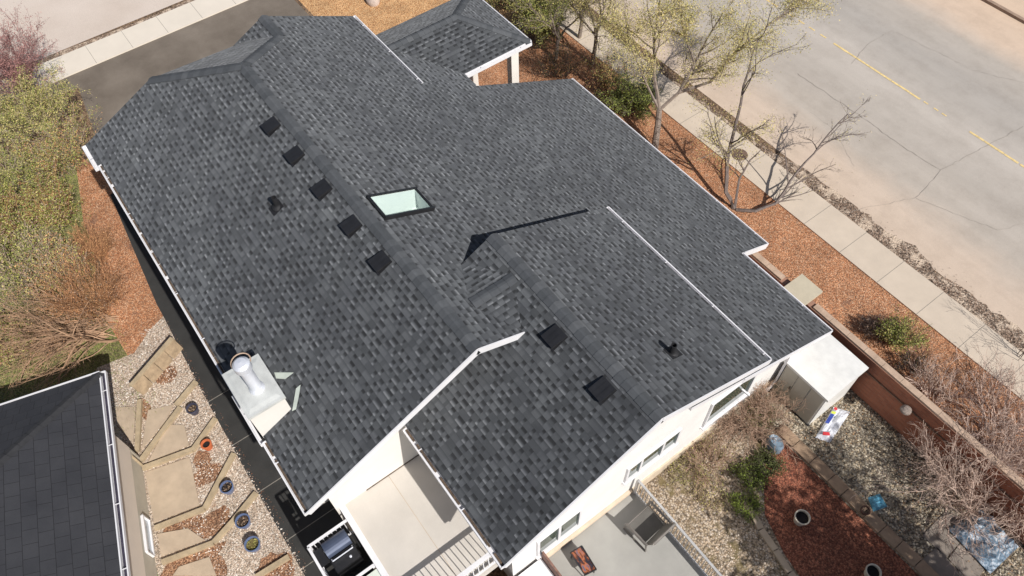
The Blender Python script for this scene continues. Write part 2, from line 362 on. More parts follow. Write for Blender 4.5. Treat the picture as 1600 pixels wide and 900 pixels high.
struct('side_pavement_joints', b, M_JOINT)
b = MB(); b.sheet([(-45, -60), (-14.7, -60), (-14.7, 9), (-16, 13), (-45, 13)], .002); struct('side_street', b, M_STREET2)
b = MB(); b.sheet([(-14.9, -60), (-14.3, -60), (-14.3, 9), (-14.55, 9), (-14.62, 3), (-14.5, 0), (-14.66, -4)], .008); struct('street_gutter', b, M_REDWOOD)
b = MB(); b.sheet([(-12.6, 5.7), (-3.2, 5.7), (-3.2, 9.5), (-5, 13.3), (-12.6, 13.3)], .004); struct('front_garden_mulch', b, M_STRAW)
b = MB(); b.sheet([(-4, 13.42), (-3.4, 9), (-3.2, 4.3), (10.5, 4.3), (12, 7), (25, 9.9), (30, 9.9), (30, 13.42)], .008); struct('street_side_mulch', b, M_MULCH)
b = MB(); b.sheet([(-8.6, -5.2), (-6.2, -4.6), (-5.6, -4.85), (-.2, -5.35), (.45, -5.33), (1.15, -6.0), (1.1, -6.8), (-1.2, -6.9), (-3.0, -6.2), (-5.0, -6.1)], .008); struct('orange_mulch_path', b, M_MULCH)
b = MB(); b.sheet([(.35, -5.3), (9.5, -5.45), (14, -5.5), (14, -9.5), (7.5, -8.5), (4.2, -7.9), (2.2, -8.6), (.9, -7.7), (1.1, -6.6), (.6, -5.9)], .0105); struct('pale_gravel', b, M_GRAVEL)
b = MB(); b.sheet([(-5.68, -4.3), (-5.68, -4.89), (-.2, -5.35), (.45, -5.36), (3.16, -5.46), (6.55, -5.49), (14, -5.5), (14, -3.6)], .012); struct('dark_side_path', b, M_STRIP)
b = MB()
for i, (x, y0) in enumerate(((4.05, 0), (5.75, 0), (7.45, 0), (9.1, 0), (10.0, 0))): b.box((x, -4.72, .0145), (.022, 1.55, .003))
struct('side_path_joints', b, M_JOINT)
# right side garden
b = MB(); b.sheet([(12, 7.0), (30, 7.0), (30, 9.85), (12, 9.85)], .012); struct('grey_gravel', b, M_GRAVEL2)
b = MB(); b.sheet([(13.4, 2.8), (30, 2.8), (30, 7.1), (13.4, 7.1)], .010); struct('garden_gravel', b, stones('tan_garden_gravel', [(.30, .22, .14), (.46, .36, .25), (.62, .52, .42), (.24, .17, .10), (.52, .40, .29)], 20, (.75, 1.12), 1.0, gap=.34, patch=((.17, .13, .06), 1.2, .55)))
b = MB(); b.sheet([(14.9, 7.05), (30, 7.05), (30, 4.3), (18.6, 4.5), (17.2, 4.75), (16.2, 5.1), (15.3, 6.0)], .016); struct('red_mulch_bed', b, M_RED)
# pavement along the main street
b = MB()
b.sheet([(-40, 13.42), (60, 13.42), (60, 14.78), (-40, 14.78)], .05, thick=.06); struct('street_pavement', b, M_CONC)
b = MB()
for k in range(-16, 30): b.box((8.62 + 1.5 * (k - 0) + .05, 14.1, .0515), (.014, 1.34, .003))
struct('street_pavement_joints', b, M_JOINT)
b = MB(); b.sheet([(-60, 15.3), (-60, 40), (90, 40), (90, 15.3)], .004); struct('street', b, M_ROAD)
# ragged leaf litter between pavement and road
random.seed(3); pts = [(-40 + k * .25, 15.42 + .34 * noise.noise(Vector((k * .21, 0, 3))) + .20 * noise.noise(Vector((k * .9, 0, 1))) - (.5 if k * .25 - 40 < 9 else 0) * max(0, min(1, (10 - (k * .25 - 40)) / 5))) for k in range(0, 260)]
b = MB(); b.sheet([(p[0], p[1]) for p in pts] + [(25, 14.79), (-40, 14.79)], .014); struct('litter_verge', b, M_REDWOOD)
# road markings & cracks
random.seed(5); b = MB()
def paint(x0, x1, y=21.47):
    x = x0
    while x < x1:
        L = random.uniform(.25, .9); b.sheet([(x, y - .045), (min(x + L, x1), y - .045 + random.uniform(-.008, .008)), (min(x + L, x1), y + .05 + random.uniform(-.01, .01)), (x, y + .045)], .012); x += L + random.choice((0, 0, .02, .07))
paint(-30, 1.6)
for x in (2.2, 2.75, 3.3, 3.9): b.sheet([(x, 21.45), (x + .3, 21.45), (x + .3, 21.52), (x, 21.52)], .012)
paint(4.6, 8.75)
for x in (8.9, 9.35, 9.7): b.sheet([(x, 21.45), (x + .2, 21.46), (x + .2, 21.51), (x, 21.52)], .012)
paint(10.9, 40)
struct('centre_line', b, M_YELLOW)
b = MB()
def crack(pts, wd=.022, z=.016, seed=1):
    rnd = random.Random(seed); P = []
    for (a, c) in zip(pts, pts[1:]):
        n = max(2, int((Vector(c) - Vector(a)).length / .18))
        for k in range(n):
            t = k / n; P.append(Vector(a).lerp(Vector(c), t) + Vector((rnd.uniform(-.035, .035), rnd.uniform(-.035, .035), 0)))
    P.append(Vector(pts[-1]))
    for a, c in zip(P, P[1:]):
        d = (c - a).normalized(); s_ = Vector((-d.y, d.x, 0)) * wd * rnd.uniform(.25, .6)
        b.face([(a.x - s_.x, a.y - s_.y, z), (c.x - s_.x, c.y - s_.y, z), (c.x + s_.x, c.y + s_.y, z), (a.x + s_.x, a.y + s_.y, z)])
C_ = lambda *a: [Vector((gz(p, q).x, gz(p, q).y, 0)) for p, q in a]
crack(C_((1245, 115), (1335, 175), (1410, 230), (1470, 266)), .016, seed=2)
crack(C_((1600, 198), (1550, 223), (1470, 266), (1430, 310), (1350, 325), (1290, 345)), .013, seed=3)
crack(C_((1395, 48), (1370, 60), (1350, 75), (1330, 100)), .011, seed=4)
crack(C_((1600, 130), (1520, 110), (1460, 80), (1400, 50)), .008, seed=5)
crack(C_((1430, 310), (1480, 330), (1560, 360), (1600, 350)), .008, seed=6)
crack(C_((1265, 175), (1300, 200), (1335, 260)), .008, seed=9)
struct('road_cracks', b, M_CRACK)
b = MB(); b.box((12, 28.5, .06), (100, .16, .12)); struct('far_kerb', b, simple('far_kerb_concrete', (.33, .23, .17), .9, .2, 4))
b = MB(); b.sheet([(-60, 28.6), (90, 28.6), (90, 70), (-60, 70)], .0); struct('far_verge', b, simple('far_verge_sand', (.50, .38, .28), .95, .2, 2))
b = MB(); c = gz(1155, 243); b.lathe((c.x, c.y, .052), [(.0001, .012), (.15, .012), (.27, .01), (.30, .0), (.31, -.02)], 20); tag(b.build('utility_cover', simple('rusty_iron', (.17, .11, .08), .8, .4, 12)), 'round rusty brown cover at the mulch side of the pavement under the forked tree', 'cover')

# ================================================================== OUR HOUSE
P = .46043
house = empty('bungalow_house', (6, 2, 0), 'large white house with dark grey shingled roof filling the middle of the picture', 'house')
ZR2 = 6.85; VR2 = 1.98
ML = (7.0, 0, P); MR = (7.0, 0, -P); HF = (7.0, .4509, -.0424)
G2L = (ZR2 - P * VR2, 0, P); G2R = (ZR2 + P * VR2, 0, -P)
def slab(mb, poly, pl, thick=.17, hole=None, off=0.0):
    """a roof plane z = a + b*x + c*y over the plan polygon, shingled on top, white fascia edges and soffit"""
    z = lambda x, y: pl[0] + pl[1] * x + pl[2] * y + off
    g = Vector((pl[1], pl[2], 0)); gl = g.length; dn = -g / gl; al = Vector((-dn.y, dn.x, 0)); k = math.sqrt(1 + gl * gl)
    a = sum(poly[i][0] * poly[(i + 1) % len(poly)][1] - poly[(i + 1) % len(poly)][0] * poly[i][1] for i in range(len(poly)))
    if a < 0: poly = poly[::-1]
    loops = [[Vector((x, y, 0)) for x, y in poly]]
    if hole: loops.append([Vector((x, y, 0)) for x, y in hole])
    flat = [p for l in loops for p in l]
    for t in geometry.tessellate_polygon(loops):
        q = [flat[i] for i in t]
        if (q[1] - q[0]).cross(q[2] - q[0]).z < 0: q.reverse()
        top = [(p.x, p.y, z(p.x, p.y)) for p in q]
        mb.face(top, 0, [(Vector((p[0], p[1], 0)).dot(al), Vector((p[0], p[1], 0)).dot(dn) * k) for p in top])
        mb.face([(p[0], p[1], p[2] - thick) for p in reversed(top)], 1)
    for l in loops:
        n = len(l)
        for i in range(n):
            p, q = l[i], l[(i + 1) % n]; zp, zq = z(p.x, p.y), z(q.x, q.y)
            mb.face([(p.x, p.y, zp - thick), (q.x, q.y, zq - thick), (q.x, q.y, zq), (p.x, p.y, zp)], 1)
RM = [M_SH, M_WHITE]
SKY = [(5.97, .31), (5.97, 1.55), (6.79, 1.55), (6.79, .31)]
# main roof
mr = MB()
slab(mr, [(0, 0), (10.89, 0), (10.89, -4.40), (-1.29, -4.40), (-1.29, -4.50), (-2.35, -4.50), (-2.35, -2.11)], ML)
slab(mr, [(0, 0), (-1.5, 1.62), (-2.62, 1.62), (-2.62, 4.42), (1.43, 4.42), (1.43, 6.15), (1.78, 6.15), (1.78, 10.04), (10.87, 10.04), (10.87, 8.82), (14.07, 8.82), (14.07, 3.2), (10.89, 3.2), (10.89, 0)], MR, hole=[(6.02, .37), (6.02, 1.51), (6.75, 1.51), (6.75, .37)])
slab(mr, [(0, 0), (-2.35, -2.11), (-2.35, 1.3), (-1.5, 1.62)], HF)
main_roof = mr.build('main_roof', RM, house)
# front-facing side gable
mr = MB(); zJ = 7 - P * 1.62
slab(mr, [(-1.3, 1.62), (-2.62, 1.62), (-2.62, -.5), (-1.3, -.5)], (zJ - P * 1.62, 0, P), off=-.002)
front_gable = mr.build('front_gable_roof', RM, house)
# rear gable (higher than the main slope, ends in a short gable wall)
mr = MB()
slab(mr, [(8.61, VR2), (8.61, .9), (10.5, .9), (10.5, -1.81), (14.2, -1.81), (14.2, VR2)], G2L)
slab(mr, [(8.61, VR2), (14.2, VR2), (14.2, 5.52), (8.61, 5.52)], G2R, off=0)
rear_roof = mr.build('rear_gable_roof', RM, house)
# cricket between main roof and rear gable
mr = MB(); zc = 6.74; uc = 9.78; zv = 6.49
sl_ = (zc - zv) / (uc - 8.61); sr_ = (zc - 6.46) / (10.86 - uc)
slab(mr, [(uc, .35), (uc, 1.9), (8.61, 1.3), (8.61, 1.0)], (zc - sl_ * uc, sl_, 0), .1)
slab(mr, [(uc, .35), (uc, 1.9), (10.87, 1.3), (10.87, 1.05)], (zc + sr_ * uc, -sr_, 0), .1)
cricket = mr.build('saddle_roof', RM, house)
# porch roof: hipped end towards the street
mr = MB(); pe = 4.10 - .10; u1 = .93; w_ = 1.72; u0 = u1 - 2 * w_; ve = 8.9; ur = u1 - w_; va = ve - w_
slab(mr, [(u1, 4.0), (u1, ve), (ur, va), (ur, 4.0)], (pe + P * u1, -P, 0), .15)
slab(mr, [(u0, 4.0), (ur, 4.0), (ur, va), (u0, ve)], (pe - P * u0, P, 0), .15)
slab(mr, [(u1, ve), (u0, ve), (ur, va)], (pe + P * ve, 0, -P), .15)
slab(mr, [(-1.4, 4.2), (1.6, 4.2), (1.6, 6.27), (.5, 6.27)], (7.0 - .10, 0, -P), .15)
porch_roof = mr.build('porch_roof', RM, house)

# ridge caps
def caps(name, a, b_, wl, parent, half=.155, step=.2, drop=P, seed=1, n1=None, n2=None):
    """overlapping folded cap shingles from a (low lap) to b; drop = fall per metre to each side"""
    rnd = random.Random(seed); a = Vector(a); b_ = Vector(b_); d = b_ - a; L = d.length; d.normalize()
    s_ = Vector((-d.y, d.x, 0)).normalized(); mb = MB(); n = int(L / step); st = L / n; mi = 0
    for k in range(n):
        p0 = a + d * (k * st); p1 = a + d * min((k + 1.35) * st, L); mi = rnd.choice((0, 0, 1, 1, 2, 3))
        hw = half * rnd.uniform(.96, 1.05); h0 = .024; h1 = .012
        if k == n - 1: h1 = .03
        q = []
        for p, h, ww in ((p0, h0, hw), (p1, h1, hw * .94)):
            fl = (wl(p) if callable(wl) else drop)
            l_ = p - s_ * ww; r_ = p + s_ * ww
            zl = -(n1 if n1 is not None else drop) * ww; zr = -(n2 if n2 is not None else drop) * ww
            q.append((Vector((l_.x, l_.y, p.z + zl + h)), Vector((p.x - s_.x * .03, p.y - s_.y * .03, p.z + h + .002)), Vector((p.x + s_.x * .03, p.y + s_.y * .03, p.z + h + .002)), Vector((r_.x, r_.y, p.z + zr + h))))
        A, B = q
        for i in range(3): mb.face([A[i], A[i + 1], B[i + 1], B[i]][::-1], mi)
        dz = Vector((0, 0, -.05))
        mb.face([A[0] + dz, A[1] + dz, A[2] + dz, A[3] + dz, A[3], A[2], A[1], A[0]], mi)
        mb.face([A[0], B[0], B[0] + dz, A[0] + dz], mi); mb.face([A[3] + dz, B[3] + dz, B[3], A[3]], mi)
    return mb.build(name, M_CAP, parent)
caps('ridge_cap', (-.05, 0, 7.0), (10.89, 0, 7.0), None, main_roof, seed=2)
caps('ridge_cap', (8.61, VR2, ZR2), (14.2, VR2, ZR2), None, rear_roof, seed=3)
caps('hip_cap', (-2.35, -2.11, 7 - .4509 * 2.35 + .0424 * 2.11), (0, 0, 7.0), None, main_roof, drop=.30, seed=4, half=.17)
caps('hip_cap', (-1.5, 1.62, zJ), (0, 0, 7.0), None, main_roof, drop=.30, seed=5, half=.17)
caps('ridge_cap', (-2.62, 1.62, zJ), (-1.42, 1.62, zJ), None, front_gable, seed=6)
caps('ridge_cap', (uc, .62, zc), (uc, 1.74, zc), None, cricket, seed=7, half=.14, drop=.2)
caps('ridge_cap', (ur, 4.42, pe + P * w_), (ur, va, pe + P * w_), None, porch_roof, seed=8)
caps('hip_cap', (u1, ve, pe), (ur, va, pe + P * w_), None, porch_roof, seed=9, drop=.32, half=.14)
caps('hip_cap', (u0, ve, pe), (ur, va, pe + P * w_), None, porch_roof, seed=10, drop=.32, half=.14)
# short gable wall of the rear roof, coloured black for the shade at the step
mb = MB(); mb.face([(8.74, 1.10, 6.3), (8.74, VR2, 6.0), (8.74, 5.3, 4.4), (8.74, 5.3, G2R[0] - P * 5.3 - .1), (8.74, VR2, ZR2 - .1), (8.74, 1.10, ZR2 - P * .88 - .12)][::-1]); mb.build('gable_wall', M_BLACK, house)

# gutters
def gutter(name, a, b_, side, parent, wd=.11, h=.11, debris_or_shade=True):
    a = Vector(a); b_ = Vector(b_); d = (b_ - a).normalized(); s_ = Vector((side[0], side[1], 0)); mb = MB()
    def strip(o0, z0, o1, z1, mi=0):
        p = [a + s_ * o0 + Vector((0, 0, z0)), b_ + s_ * o0 + Vector((0, 0, z0)), b_ + s_ * o1 + Vector((0, 0, z1)), a + s_ * o1 + Vector((0, 0, z1))]
        mb.face(p, mi)
    t = .018
    mb.bar(a + s_ * (wd - t / 2) + Vector((0, 0, -h / 2 + .0)), b_ + s_ * (wd - t / 2) + Vector((0, 0, -h / 2)), t + .012, h)
    mb.bar(a + s_ * (wd / 2) + Vector((0, 0, -h)), b_ + s_ * (wd / 2) + Vector((0, 0, -h)), wd, .012)
    for e in (a, b_): mb.bar(e + s_ * .004 + Vector((0, 0, -h / 2)), e + s_ * wd + Vector((0, 0, -h / 2)), .015, h)
    L = (b_ - a).length; k = .6
    while k < L: p = a + d * k; mb.bar(p + Vector((0, 0, -.01)), p + s_ * wd + Vector((0, 0, -.01)), .022, .01); k += 1.6
    g = mb.build(name, M_WHITE, parent)
    if debris_or_shade == 'dark':
        mb = MB(); mb.bar(a + s_ * (wd * .45) + Vector((0, 0, -h * .75)), b_ + s_ * (wd * .45) + Vector((0, 0, -h * .75)), wd * .7, .01); mb.build('gutter_shade', simple('painted_gutter_shade', (.035, .03, .05), .8, .4, 6), g)  # dark strip stands for the shade inside the empty gutter
    elif debris_or_shade:
        rnd = random.Random(int(L * 10)); mb = MB(); k = 0
        while k < L:
            q = rnd.uniform(.15, .5); p = a + d * k; e = a + d * min(k + q, L); zz = -h * rnd.uniform(.25, .7)
            mb.bar(p + s_ * .03 + Vector((0, 0, zz)), e + s_ * .03 + Vector((0, 0, zz)), .045, .01); k += q * rnd.choice((1, 1, 1.3))
        mb.build('leaf_debris', M_DEBRIS, g)
    return g
zl = 7 - P * 4.4 - .015; ze = lambda v: 7 - P * v - .015
gutter('gutter', (-1.29, -4.40, zl), (7.5, -4.40, zl), (0, -1), main_roof, wd=.095)
gutter('gutter', (8.95, -4.40, zl), (10.89, -4.40, zl), (0, -1), main_roof, wd=.095)
gutter('gutter', (7.5, -4.47, zl - .03), (8.95, -4.47, zl - .03), (0, -1), main_roof, debris_or_shade=False, wd=.07)
gutter('gutter', (-2.35, -4.5, zl - .04), (-1.29, -4.5, zl - .04), (0, -1), main_roof, debris_or_shade=False)
gutter('gutter', (-2.62, 4.42, ze(4.42)), (1.43, 4.42, ze(4.42)), (0, 1), main_roof, debris_or_shade=False, wd=.09)
gutter('gutter', (1.78, 10.04, ze(10.04)), (10.87, 10.04, ze(10.04)), (0, 1), main_roof, debris_or_shade=False, wd=.07)
gutter('gutter', (10.87, 8.82, ze(8.82)), (14.07, 8.82, ze(8.82)), (0, 1), main_roof, debris_or_shade=False, wd=.07)
zg = ZR2 - P * (5.52 - VR2) - .015
gutter('gutter', (8.61, 5.52, zg), (14.2, 5.52, zg), (0, 1), rear_roof, debris_or_shade=False, wd=.08)
zg2 = ZR2 - P * (VR2 + 1.81) - .015
gutter('gutter', (10.6, -1.81, zg2), (14.2, -1.81, zg2), (0, -1), rear_roof, wd=.1)
gutter('gutter', (u1, 6.3, pe - .015), (u1, ve, pe - .015), (1, 0), porch_roof, debris_or_shade=False, wd=.1)
gutter('gutter', (u0, ve, pe - .015), (u1, ve, pe - .015), (0, 1), porch_roof, debris_or_shade=False, wd=.06)
# rake boards along the visible back edges
mb = MB(); e = .03
mb.bar((10.905, .02, 6.93), (10.905, -4.42, 7 - P * 4.42 - .07), .03, .17); mb.build('rake_board', M_WHITE, main_roof); mb = MB(); mb.bar((10.905, -.02, 6.93), (10.905, 1.25, 7 - P * 1.25 - .07), .03, .17)
mb.build('rake_board', M_WHITE, main_roof); mb = MB(); mb.bar((14.085, 5.0, 7 - P * 5 - .07), (14.085, 8.83, 7 - P * 8.83 - .07), .03, .15)
mb.build('rake_board', M_WHITE, main_roof); mb = MB(); mb.bar((10.885, 8.9, 7 - P * 8.9 - .09), (10.885, 10.05, 7 - P * 10.05 - .07), .03, .2)
mb.build('rake_board', M_WHITE, main_roof)
mb = MB(); mb.bar((14.215, VR2 + .01, ZR2 - .07), (14.215, -1.83, ZR2 - P * (VR2 + 1.83) - .07), .03, .15); mb.build('rake_board', M_WHITE, rear_roof); mb = MB(); mb.bar((14.215, VR2 - .01, ZR2 - .07), (14.215, 5.55, ZR2 - P * (5.55 - VR2) - .07), .03, .15)
mb.build('rake_board', M_WHITE, rear_roof)

# walls: profile in (y,z) extruded along x
def prism(mb, x0, x1, prof, mi=0):
    n = len(prof)
    mb.face([(x1, y, z) for y, z in prof], mi); mb.face([(x0, y, z) for y, z in reversed(prof)], mi)
    for i in range(n):
        (y0, z0), (y1, z1) = prof[i], prof[(i + 1) % n]
        if z0 == 0 and z1 == 0: continue
        if abs(y0 - y1) > .01: continue      # no lids: the roof closes the top
        mb.face([(x0, y0, z0), (x1, y0, z0), (x1, y1, z1), (x0, y1, z1)], mi)
mb = MB()
zM = lambda v: 7 - P * abs(v) - .18
prism(mb, 2.2, 10.39, [(-3.95, 0), (9.5, 0), (9.5, zM(9.5)), (0, zM(0)), (-3.95, zM(-3.95))])
prism(mb, -1.9, 2.2, [(-3.95, 0), (4.0, 0), (4.0, zM(4.0)), (0, zM(0) - .9), (-3.95, zM(-3.95))])
mb.build('wall', M_CREAM, house)
mb = MB(); zG = lambda v: ZR2 - P * abs(v - VR2) - .18
XW = 13.62
prism(mb, 10.5, XW, [(-1.3, 0), (8.35, 0), (8.35, zM(8.35)), (5.35, zM(5.35)), (5.3, zG(5.3)), (VR2, zG(VR2)), (-1.3, zG(-1.3))])
mb.build('wall', M_WALL, house)
mb = MB(); mb.box((XW + .02, 4.9, .25), (.06, 6.9, .5)); mb.build('foundation', simple('stained_foundation', (.60, .50, .38), .9, .2, 3), house)
# porch column and its beam
for x in (.55, u0 + .4):
    mb = MB(); mb.box((x, 8.45, 1.92), (.26, .30, 3.85)); mb.box((x, 8.45, .1), (.34, .38, .2)); mb.build('porch_column', M_CREAM, house)

# windows on the back wall (outlines surveyed on the wall plane)
def window(px4, panes=1, name='window', mull=None, x=XW, label=None, fw=.07):
    p = [gx(a, b_, x) for a, b_ in px4]; y0 = min(q.y for q in p); y1 = max(q.y for q in p); z0 = min(q.z for q in p); z1 = max(q.z for q in p)
    return window_yz(y0, y1, z0, z1, panes, name, mull, x, fw)
def window_yz(y0, y1, z0, z1, panes, name, mull, x, fw):
    mb = MB(); t = .06
    mb.box((x + t / 2, (y0 + y1) / 2, z0 + fw / 2), (t, y1 - y0, fw)); mb.box((x + t / 2, (y0 + y1) / 2, z1 - fw / 2), (t, y1 - y0, fw))
    for y in (y0 + fw / 2, y1 - fw / 2): mb.box((x + t / 2, y, (z0 + z1) / 2), (t, fw, z1 - z0 - 2 * fw))
    for k in (mull or []): mb.box((x + t / 2, y0 + (y1 - y0) * k, (z0 + z1) / 2), (t - .004, fw * 1.1, z1 - z0 - 2 * fw))
    w_o = mb.build(name, M_WHITE, house)
    mb = MB(); mb.box((x + .008, (y0 + y1) / 2, (z0 + z1) / 2), (.016, y1 - y0 - fw, z1 - z0 - fw)); mb.build('pane', M_GLASSD, w_o)
    mb = MB(); mb.box((x + .05, (y0 + y1) / 2, z0 - .02), (.1, y1 - y0 + .08, .04)); mb.build('sill', M_WHITE, w_o)
    return w_o
print('WIN', [tuple(round(q, 2) for q in gx(a, b_, XW)) for a, b_ in ((984, 727), (972, 755), (1063, 668), (1055, 690), (1117, 628), (1100, 658), (1183, 570), (1167, 608), (909, 795), (900, 816), (840, 855))])
window([(979, 735), (974, 752), (1063, 668), (1055, 690)], mull=(.27, .68))
window([(1118, 626), (1096, 666), (1184, 576), (1166, 612)])
window([(838, 850), (838, 868), (908, 792), (900, 816)], mull=(.5,))

# chimney
ch = bpy.data.objects.new('chimney', None); S.collection.objects.link(ch); ch.parent = house; ch.location = Vector((8.2, -4, 0)) - house.location
CH = dict(x0=7.56, x1=8.86, y0=-4.44, y1=-3.58, zt=5.95)
cx_, cy_ = (CH['x0'] + CH['x1']) / 2, (CH['y0'] + CH['y1']) / 2
mb = MB(); mb.box((cx_, cy_, 2.95), (CH['x1'] - CH['x0'] - .06, CH['y1'] - CH['y0'] - .06, 5.86)); mb.build('chimney_chase', M_CREAM, ch)
mb = MB(); mb.box((cx_, cy_, CH['zt'] - .03), (CH['x1'] - CH['x0'], CH['y1'] - CH['y0'], .07)); mb.box((cx_, cy_, CH['zt'] + .012), (CH['x1'] - CH['x0'] - .1, CH['y1'] - CH['y0'] - .1, .02), taper=.8); mb.build('chimney_cap', M_GALV, ch)
fx, fy = gz(402, 607, CH['zt']).x, gz(402, 607, CH['zt']).y
mb = MB(); mb.lathe((fx, fy, CH['zt']), [(.17, .02), (.16, .06), (.14, .10), (.13, .11), (.13, .80), (.14, .80), (.14, .84), (.12, .84)], 20)
mb.build('flue_pipe', M_ALU, ch, smooth=False)
mb = MB(); mb.lathe((fx, fy, CH['zt']), [(.001, 1.16), (.12, 1.14), (.175, 1.09), (.18, 1.06), (.18, .92), (.15, .90), (.13, .86), (.001, .86)], 24); mb.build('rain_cap', M_ALU, ch)
mb = MB(); R_ = .20; pts_ = [(fx - .13 + R_ * math.cos(t) * .95, fy + .02 + R_ * math.sin(t), CH['zt'] + .98) for t in (2 * math.pi * k / 20 for k in range(21))]; mb.tube(pts_, .014, 6)
mb.tube([(fx, fy, CH['zt'] + .98), (fx - .13, fy, CH['zt'] + .98)], .01, 5); mb.build('cap_ring', M_COPING, ch)
# chimney saddle flashing strips lying on the shingles
def onML(px, py):
    r = ray(px, py); t = (7 + P * CAM.y - CAM.z) / (r.z - P * r.y); q = CAM + r * t; return Vector((q.x, q.y, 7 + P * q.y + .02))
for quad in (((429, 583), (459, 583), (446, 593), (432, 592)), ((470, 602), (468, 616), (463, 640), (457, 643), (463, 608))):
    mb = MB(); q = [onML(*c) for c in quad]; mb.face(q); mb.face([p + Vector((0, 0, .012)) for p in q])
    for i in range(len(q)): mb.face([q[i], q[(i + 1) % len(q)], q[(i + 1) % len(q)] + Vector((0, 0, .012)), q[i] + Vector((0, 0, .012))])
    mb.build('saddle_flashing', simple('pale_green_flashing', (.55, .60, .54), .5, .1, 4), ch)

# skylight
skl = bpy.data.objects.new('skylight', None); S.collection.objects.link(skl); skl.parent = house; skl.location = Vector((6.38, .93, 6.5)) - house.location
mb = MB(); zz = lambda v: 7 - P * v
x0, x1, y0, y1 = 5.97, 6.80, .30, 1.57; fwd = .048
def fr(a, b_, hh=.11): mb.bar((a[0], a[1], zz(a[1]) + hh / 2 - .02), (b_[0], b_[1], zz(b_[1]) + hh / 2 - .02), fwd, hh + .04)
fr((x0 + fwd / 2, y0), (x0 + fwd / 2, y1)); fr((x1 - fwd / 2, y0), (x1 - fwd / 2, y1)); fr((x0 + fwd, y0 + fwd / 2), (x1 - fwd, y0 + fwd / 2)); fr((x0 + fwd, y1 - fwd / 2), (x1 - fwd, y1 - fwd / 2))
mb.build('skylight_frame', M_BLACKM, skl)
mb = MB(); a, c, d_, e_ = x0 + .06, x1 - .06, y0 + .06, y1 - .06
mb.face([(a, d_, zz(d_) + .082), (c, d_, zz(d_) + .082), (c, e_, zz(e_) + .082), (a, e_, zz(e_) + .082)]); mb.build('skylight_glass', M_SKYG, skl)
mb = MB(); a, c, d_, e_ = 6.024, 6.746, .374, 1.506; zb = 5.75
for q in ([(a, d_), (c, d_)], [(c, d_), (c, e_)], [(c, e_), (a, e_)], [(a, e_), (a, d_)]):
    (xa, ya), (xb, yb) = q; mb.face([(xa, ya, zb), (xb, yb, zb), (xb, yb, zz(yb) + .078), (xa, ya, zz(ya) + .078)])
mb.face([(a, d_, zb), (c, d_, zb), (c, e_, zb), (a, e_, zb)]); mb.build('light_shaft', M_SHAFT, skl)

# roof vents
def vent(x, y, pl, ny, parent):
    """square slant-back vent; ny = +1 if the roof falls towards +Y, else -1"""
    z = pl[0] + pl[2] * y; k = 1 / math.sqrt(1 + P * P)
    X = Vector((1, 0, 0)); D = Vector((0, ny * k, -P * k)); Nn = Vector((0, ny * P * k, k)); R = Matrix((X, D, Nn)).transposed(); c = Vector((x, y, z))
    mb = MB()
    mb.box(c + D * .02 + Nn * .008, (.42, .44, .012), 0, R)
    pass
    P_ = lambda a, d, n_: c + X * a + D * d + Nn * n_
    w2 = .185
    t = [P_(-w2, -.20, .045), P_(w2, -.20, .045), P_(w2, .20, .13), P_(-w2, .20, .13)]
    bt = [P_(-w2, -.20, .0), P_(w2, -.20, .0), P_(w2, .20, .07), P_(-w2, .20, .07)]
    mb.face(t[::-1]); mb.face([t[0], t[1], bt[1], bt[0]]); mb.face([t[1], t[2], bt[2], bt[1]]); mb.face([t[2], t[3], bt[3], bt[2]]); mb.face([t[3], t[0], bt[0], bt[3]]); mb.face(bt)
    for s_ in (-.06, .06): mb.face([P_(s_ - .008, -.18, .056), P_(s_ + .008, -.18, .056), P_(s_ + .008, .18, .133), P_(s_ - .008, .18, .133)])
    mb.box(P_(0, .13, .04), (.24, .14, .09), 0, R)
    o = mb.build('roof_vent', M_BLACK, parent); return o
for x in (2.42, 3.70, 5.08, 6.47, 7.75): vent(x - .03, -.38, ML, -1, main_roof)
for x in (11.50, 13.03): vent(x - .04, 1.55, G2L, -1, rear_roof)
def stack(x, y, pl, parent, ny):
    z = pl[0] + pl[2] * y; mb = MB(); mb.lathe((x, y, z - .03), [(.15, 0), (.14, .03), (.08, .07), (.065, .10), (.065, .36), (.05, .36), (.05, .25), (.001, .25)], 14)
    k = 1 / math.sqrt(1 + P * P); R = Matrix((Vector((1, 0, 0)), Vector((0, ny * k, -P * k)), Vector((0, ny * P * k, k)))).transposed(); mb.box((x, y + ny * .04, z - .04 * P + .006), (.3, .34, .01), 0, R)
    mb.build('plumbing_vent', simple('dark_rubber', (.012, .012, .014), .7, .2, 6), parent)
stack(4.42, -1.40, ML, main_roof, -1); stack(13.05, 3.45, G2R, rear_roof, 1)

